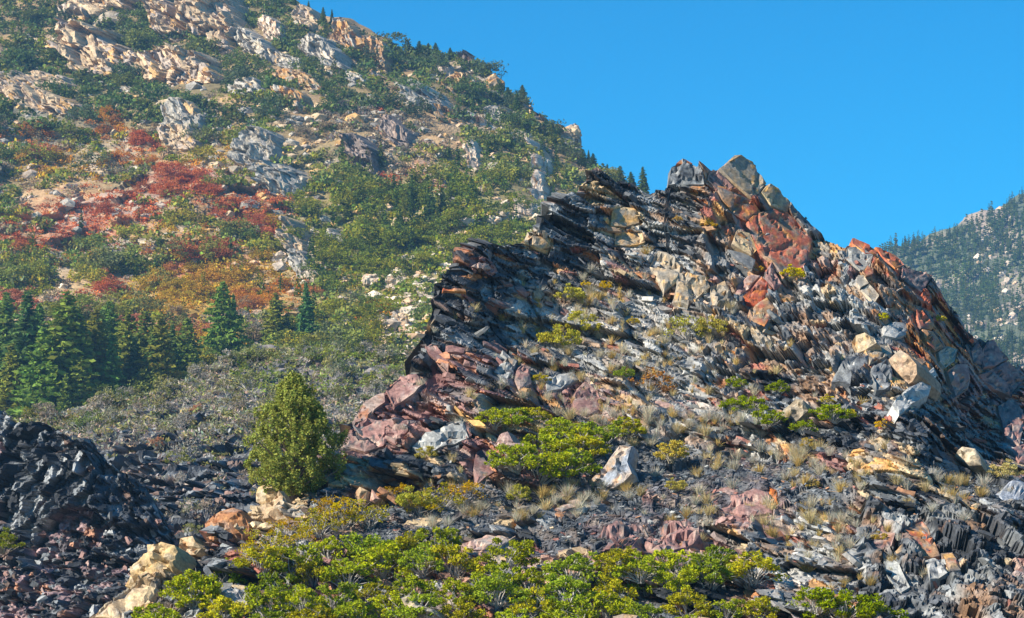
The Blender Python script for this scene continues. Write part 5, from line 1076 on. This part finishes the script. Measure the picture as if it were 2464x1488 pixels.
while kn < 2500:
    u, v = R.uniform(-40, 1000), R.uniform(845, 1330)
    if R.random() < .12: v = k_crest(u) + R.uniform(1, 14)
    if v < k_crest(u) or R.random() < smooth(1000, 1120, v) * .965 or (v < 1000 and R.random() < .15): continue
    g = KS.ground(u, v); s = R.uniform(.5, 1.7); c = np.array(kw_[R.integers(6)]) * (np.array([.85, 1.0, .55]) if u > 560 and v < 960 and R.random() < .6 else 1) * R.uniform(.8, 1.2); kn += 1
    if kn <= 120:
        o = GREYB[kn % 3].place('brush', g - [0, 0, .05], s * 1.3, R.uniform(0, 6), c, 'low grey twiggy brush on the knoll left of the ridge' if u > 450 else 'low grey twiggy brush on the knoll below the firs', 'bush', 'grey brush on the knoll')
    else:
        n_ = 26; C = R.normal(0, 1, (n_, 3)); C /= np.linalg.norm(C, axis=1, keepdims=True); C = C * (R.random((n_, 1)) ** .4) * np.array([.6, .6, .45]) * s; C[:, 2] = np.abs(C[:, 2])
        V, Q = leaf_quads(C, s * .17, R, up=.6, asp=.3); AV.append(V + g); AQ.append(Q + base); base += len(V); AC.append(c * jcol(n_, R, .6, 1.4))
tag(obj('undergrowth', mesh('undergrowth', np.concatenate(AV), np.concatenate(AQ), np.concatenate(AC), [M_LEAF])), 'grey low undergrowth on the knoll', 'undergrowth', kind='stuff')

# ------------------------------------------------------------------ the juniper
def juniper():
    R = rng(61); C, segs = [], []; S = []
    prof = np.array([(0, .22), (.08, .36), (.2, .47), (.35, .51), (.5, .46), (.62, .39), (.74, .30), (.85, .21), (.94, .12), (1.0, .03)])
    for q in range(520):
        h = R.random() ** 1.15; rad = np.interp(h, prof[:, 0], prof[:, 1]) * .66; a = R.uniform(0, 6.28); rr = rad * (R.uniform(.5, 1.02) if R.random() < .8 else R.uniform(.95, 1.22)) * (1 + .20 * math.sin(3 * a + 9 * h) + .14 * math.sin(5 * a - 17 * h) + .12 * math.sin(2 * a + 31 * h))
        c = np.array([math.cos(a) * rr, math.sin(a) * rr, .06 + h * .9 + R.normal(0, .01)]); n = 78
        d = R.normal(0, 1, (n, 3)); d /= np.linalg.norm(d, axis=1, keepdims=True); k = R.uniform(.024, .045)
        C.append(c + d * (R.random((n, 1)) ** .35) * np.array([k, k, k * 1.5])); S.append(np.full(n, .0115))
        if q % 6 == 0: segs.append(((0, 0, max(.02, c[2] - .25)), tuple(c), .010, .003))
    segs += [((0, 0, -.05), (.02, 0, .25), .045, .03), ((.02, 0, .25), (0, .01, .9), .03, .004), ((0, 0, .0), (-.12, .0, .3), .025, .01), ((0, 0, .02), (.15, .02, .3), .025, .01)]
    C = np.concatenate(C); V, Q = leaf_quads(C, np.concatenate(S), R, up=.5)
    Vt, Qt = tubes(segs, 5)
    return Plant(mesh('crown', V, Q, jcol(len(C), R, .5, 1.5), [M_LEAF]), mesh('trunk', Vt, Qt, np.ones((len(Vt), 3)), [M_BARK]), 'crown', 'trunk', (.20, .14, .11))
JUN = juniper(); g = RS.ground(712, 1192); D = proj(g)[2]
JUN.place('juniper_tree', at(706, 1200, np.array(D - .4)), 300 * D / F, .6, (.30, .32, .09), 'large olive green juniper standing at the edge of the ravine', 'tree')

# ------------------------------------------------------------------ bushes and grass of the ridge
R = rng(67)
def put(kindlist, i, u, v, h, color, name, label, cat, group=None, wide=1.0, sink=.08):
    g = RS.ground(u, v); D = proj(g)[2]; s = h * D / F
    return kindlist[i % len(kindlist)].place(name, g - [0, 0, sink * s], s, R.uniform(0, 6.28), np.array(color) * R.uniform(.9, 1.12), label, cat, group, wide)
OAKC = [(.33, .37, .05), (.38, .40, .05), (.27, .33, .05), (.44, .40, .055)]
top = line([(300, 1520), (360, 1475), (420, 1425), (470, 1375), (520, 1345), (620, 1310), (760, 1290), (900, 1275), (1050, 1270), (1200, 1290), (1330, 1330), (1480, 1330), (1600, 1310), (1700, 1300), (1800, 1330), (1860, 1400), (1900, 1480)])
FB, k = [], 0
for row, off_ in enumerate((62, 112, 165, 220)):
    us = np.arange(380 - row * 12, 1890 + row * 20, (84, 88, 92, 92)[row]) + (row % 2) * 36
    for u in us:
        u = u + R.uniform(-16, 16); v = top(u) + 12 + off_ + R.uniform(-16, 16)
        if row == 0 and (1075 < u < 1190 or 1280 < u < 1350): continue
        if row == 1 and (540 < u < 600 or 1100 < u < 1160): continue
        FB.append((row, u, v))
RN = ['back', 'second', 'third', 'front']
for row in range(4):
    L = sorted([q for q in FB if q[0] == row], key=lambda q: q[1])
    for q, (_, u, v) in enumerate(L):
        put(OAK, k, u, v, R.uniform(72, 110), np.array(OAKC[k % 4]) * R.uniform(.72, 1.15), 'oak_bush', f'yellow green oak bush, {ordinal(q)} from the left in the {RN[row]} row', 'bush', f'oak bushes, {RN[row]} row', wide=R.uniform(.95, 1.2)); k += 1
OT = [(1960,1470,80,'leafy green oak bush at the lower right, left of a pair'),(2030,1490,100,'leafy green oak bush at the lower right, in the middle of its clump'),(2100,1500,90,'leafy green oak bush at the lower right, right end of its clump'),
      (1240,1130,90,'green oak bush at the left end of the thicket in the middle'),(1300,1150,100,'green oak bush in the lower left of the middle thicket'),(1360,1150,100,'green oak bush low in the centre of the middle thicket'),(1405,1105,80,'green oak bush beside the tall pale slab'),(1300,1100,80,'green oak bush in the upper left of the middle thicket'),
      (1380,1080,84,'green oak bush in the upper centre of the middle thicket'),(1450,1070,80,'green oak bush above the tall pale slab'),(1500,1050,66,'green oak bush at the upper right end of the middle thicket'),(1340,1050,60,'green oak bush at the top of the middle thicket'),(1190,1025,56,'yellow green bush left of the red dome rock, left one'),(1235,1020,66,'yellow green bush left of the red dome rock, middle one'),(1280,1015,50,'yellow green bush left of the red dome rock, right one'),
      (1760,990,46,'green bush at the left end of the clump beside the pointed boulder'),(1810,990,50,'green bush second in the clump beside the pointed boulder'),(1840,1025,56,'bright green bush touching the left of the pointed boulder'),(1960,1020,60,'green bush just right of the pointed boulder'),(2010,1010,56,'green bush at the right end of the clump beside the pointed boulder'),(1930,1040,44,'low green bush in front of the pointed boulder'),(1875,945,40,'dark green bush above the pointed boulder'),(1765,935,36,'dark green bush up left of the pointed boulder')]
for i, (u, v, h, lab) in enumerate(OT): put(OAK, i, u, v, h, OAKC[(i + 1) % 4] if u < 1700 else (.26, .31, .03), 'oak_bush', lab, 'bush', None, wide=1.25)
YO = [(770,1280,80),(830,1275,90),(890,1260,80),(650,1320,80),(720,1320,70),(1010,1240,70),(1060,1220,80),(1120,1200,70),(960,1200,56),(610,1350,60),(800,1240,66),(690,1290,60)]
for i, (u, v, h) in enumerate(sorted(YO)): put(SPARSE, i, u, v, h, [(.44, .33, .04), (.40, .34, .05), (.48, .30, .04)][i % 3], 'oak_scrub', f'thin yellow leaved oak scrub between juniper and scree, {ordinal(i)} from the left', 'bush', 'yellow oak scrub', wide=1.2)
MO = [(1340,835,62,(.34,.31,.06),'large pale yellow green mound bush, lowest of three by the dark cliff'),(1398,800,60,(.34,.30,.06),'large pale yellow green mound bush, middle of three by the dark cliff'),(1365,722,46,(.33,.30,.07),'pale yellow green mound bush, highest of three by the dark cliff'),
      (1408,690,16,(.42,.30,.03),'small bright yellow cushion left of its pair on the upper slope'),(1456,698,22,(.42,.29,.03),'small bright yellow cushion right of its pair on the upper slope'),(1898,676,40,(.42,.34,.02),'bright yellow rabbitbrush below the red summit face'),(1820,655,22,(.36,.24,.05),'dull yellow cushion beside the red summit face'),(1706,548,24,(.42,.28,.05),'golden cushion on the dark rock below the horns'),
      (1630,535,16,(.42,.28,.10),'tiny golden tuft cushion left on the dark summit rock'),(1655,490,14,(.42,.30,.12),'tiny golden tuft cushion high on the dark summit rock'),(2122,770,20,(.38,.34,.03),'mossy yellow cushion on the right shoulder'),(2260,775,20,(.40,.33,.06),'yellow cushion near the right skyline'),(2125,1030,26,(.46,.30,.03),'orange yellow cushion right of the green clump'),(1560,950,80,(.28,.14,.05),'large rust brown dying bush in the middle of the slope'),
      (1655,815,70,(.24,.22,.05),'wide olive bush with bare twigs below the summit'),(1710,800,50,(.27,.23,.06),'olive bush right of the wide olive one'),(1615,1105,54,(.36,.28,.07),'golden straw bush right of the tall pale slab'),(1625,1180,36,(.32,.27,.08),'straw coloured bush in the scree'),(995,1225,60,(.26,.25,.05),'green straw clump below the yellow scrub'),(1250,1205,46,(.28,.26,.06),'green straw clump left of the scree'),(1520,780,22,(.33,.25,.05),'small yellow bush in the grey slope'),
      (2420,1150,50,(.36,.30,.13),'pale straw bush at the right frame edge beside the gully'),(1940,1080,30,(.36,.26,.06),'golden cushion in the right scree'),(1950,1170,26,(.34,.25,.08),'golden straw cushion low in the right scree'),(2115,1300,26,(.30,.22,.05),'yellow cushion on the steep lower right rocks'),(1025,1105,36,(.30,.25,.07),'olive straw bush under the grey slab'),(1300,920,28,(.33,.27,.04),'yellow bush beside the long grey slab'),(1500,910,30,(.15,.19,.03),'small green bush left of the rust brown bush'),
      (2045,1010,22,(.38,.30,.05),'yellow cushion at the end of the green clump'),(1990,970,26,(.36,.30,.05),'yellow cushion above the green clump'),(20,1330,70,(.20,.22,.03),'yellow green bush in front of the dark crag at the left edge')]
for i, (u, v, h, c, lab) in enumerate(MO):
    if u < 100:
        g = CS.ground(u, v); D = proj(g)[2]; MOUND[i % 3].place('mound_bush', g + [0, -2, 0], h * D / F, 0, c, lab, 'bush')
    else: put(SPARSE if h > 66 else MOUND, i, u, v, h * 1.15, np.array(c) * 1.5, 'mound_bush', lab, 'bush', wide=1.1)

# grass tufts: 220 of their own, the rest one mass
R = rng(71); GT = []
GZ = [(1560,860,280,130,230),(1700,1030,120,24,40),(1960,1110,90,40,40),(1760,1100,80,30,12),(1300,1200,200,40,40),(1100,1240,120,40,20),(2050,1180,150,60,22),(1850,1250,150,60,30),(1450,760,150,80,90),(2000,1330,120,70,50),(1500,990,160,50,60),(1250,950,60,60,20),(2300,1180,80,40,20),(1650,1180,100,40,8),(1400,1200,60,20,16)]
for cu, cv, su, sv, k in GZ:
    for q in range(k):
        u, v = R.normal(cu, su * .8), R.normal(cv, sv * .8)
        if v > r_crest(u) + 10 and 500 < u < 2460 and v < 1480: GT.append((u, v, R.uniform(14, 34) * (1.2 if v > 1000 else .9)))
GT.sort(key=lambda q: -q[2]); AV, AQ, AT, AC = [], [], [], []; base = 0
LM2 = [((1560, 860), 'on the grey middle slope'), ((1700, 1030), 'along the top of the dark scree'), ((1960, 1110), 'in the right scree'), ((1300, 1200), 'below the green thicket'), ((1850, 1250), 'around the lichen covered red slab'), ((1450, 760), 'by the yellow green mound bushes'), ((2000, 1330), 'on the lower right rocks'), ((1500, 990), 'near the red dome rock'), ((2300, 1180), 'near the shaded gully')]
tv = [tuft(2800 + q, 60, w=.014) for q in range(4)]
for i, (u, v, h) in enumerate(GT):
    g = RS.ground(u, v); D = proj(g)[2]; s = h * D / F
    c = np.array([(.54, .48, .36), (.56, .45, .25), (.50, .46, .38), (.52, .38, .16)][R.integers(4)]) * R.uniform(.85, 1.15)
    if i < 220:
        o = obj('grass_tuft', TUFT[i % 4], loc=g - [0, 0, .05], rot=(0, 0, R.uniform(0, 6.28)), scale=(s * 1.2, s * 1.2, s), color=c)
        w_ = min(LM2, key=lambda q: (q[0][0] - u) ** 2 + (q[0][1] - v) ** 2)[1]; tag(o, 'dry pale grass tuft ' + w_, 'grass', 'dry grass tufts ' + w_)
    else:
        V, Fc, cc = tv[i % 4]; a = R.uniform(0, 6.28); Rm = np.array([[math.cos(a), -math.sin(a), 0], [math.sin(a), math.cos(a), 0], [0, 0, 1]])
        AV.append((V * s) @ Rm.T + g - [0, 0, .05]); AQ.append(Fc[0] + base); AT.append(Fc[1] + base); base += len(V); AC.append(cc * c)
tag(obj('dry_grass', mesh('dry_grass', np.concatenate(AV), [np.concatenate(AQ), np.concatenate(AT)], np.concatenate(AC), [M_LEAF])), 'short dry grass scattered over the ridge slope', 'grass', kind='stuff')

# ------------------------------------------------------------------ air
def haze():
    b = np.array([(x, y, z) for x in (-2500, 2500) for y in (-250, 2600) for z in (-46, 330)], float)
    f = np.array([(0, 1, 3, 2), (4, 6, 7, 5), (0, 4, 5, 1), (2, 3, 7, 6), (0, 2, 6, 4), (1, 5, 7, 3)])
    m = bpy.data.materials.new('haze_air'); m.use_nodes = True; n, l = m.node_tree.nodes, m.node_tree.links
    n.remove(n['Principled BSDF']); v = n.new('ShaderNodeVolumePrincipled'); v.inputs['Color'].default_value = (.28, .60, 1, 1); v.inputs['Density'].default_value = HAZE; v.inputs['Anisotropy'].default_value = .2
    l.new(v.outputs[0], n['Material Output'].inputs['Volume'])
    o = obj('haze', mesh('haze', b, f, None, [m])); o['kind'] = 'stuff'
HAZE = .00016
haze()

# ------------------------------------------------------------------ things of one look: told apart by their order across the view
same = {}
for o in COL:
    if o.parent is None and o.get('label') and o.get('group'): same.setdefault(o['label'], []).append(o)
for lab, L in same.items():
    if len(L) > 1:
        L.sort(key=lambda o: proj(np.array(o.location))[0])
        for q, o in enumerate(L): o['label'] = lab + ', ' + ordinal(q) + ' from the left'
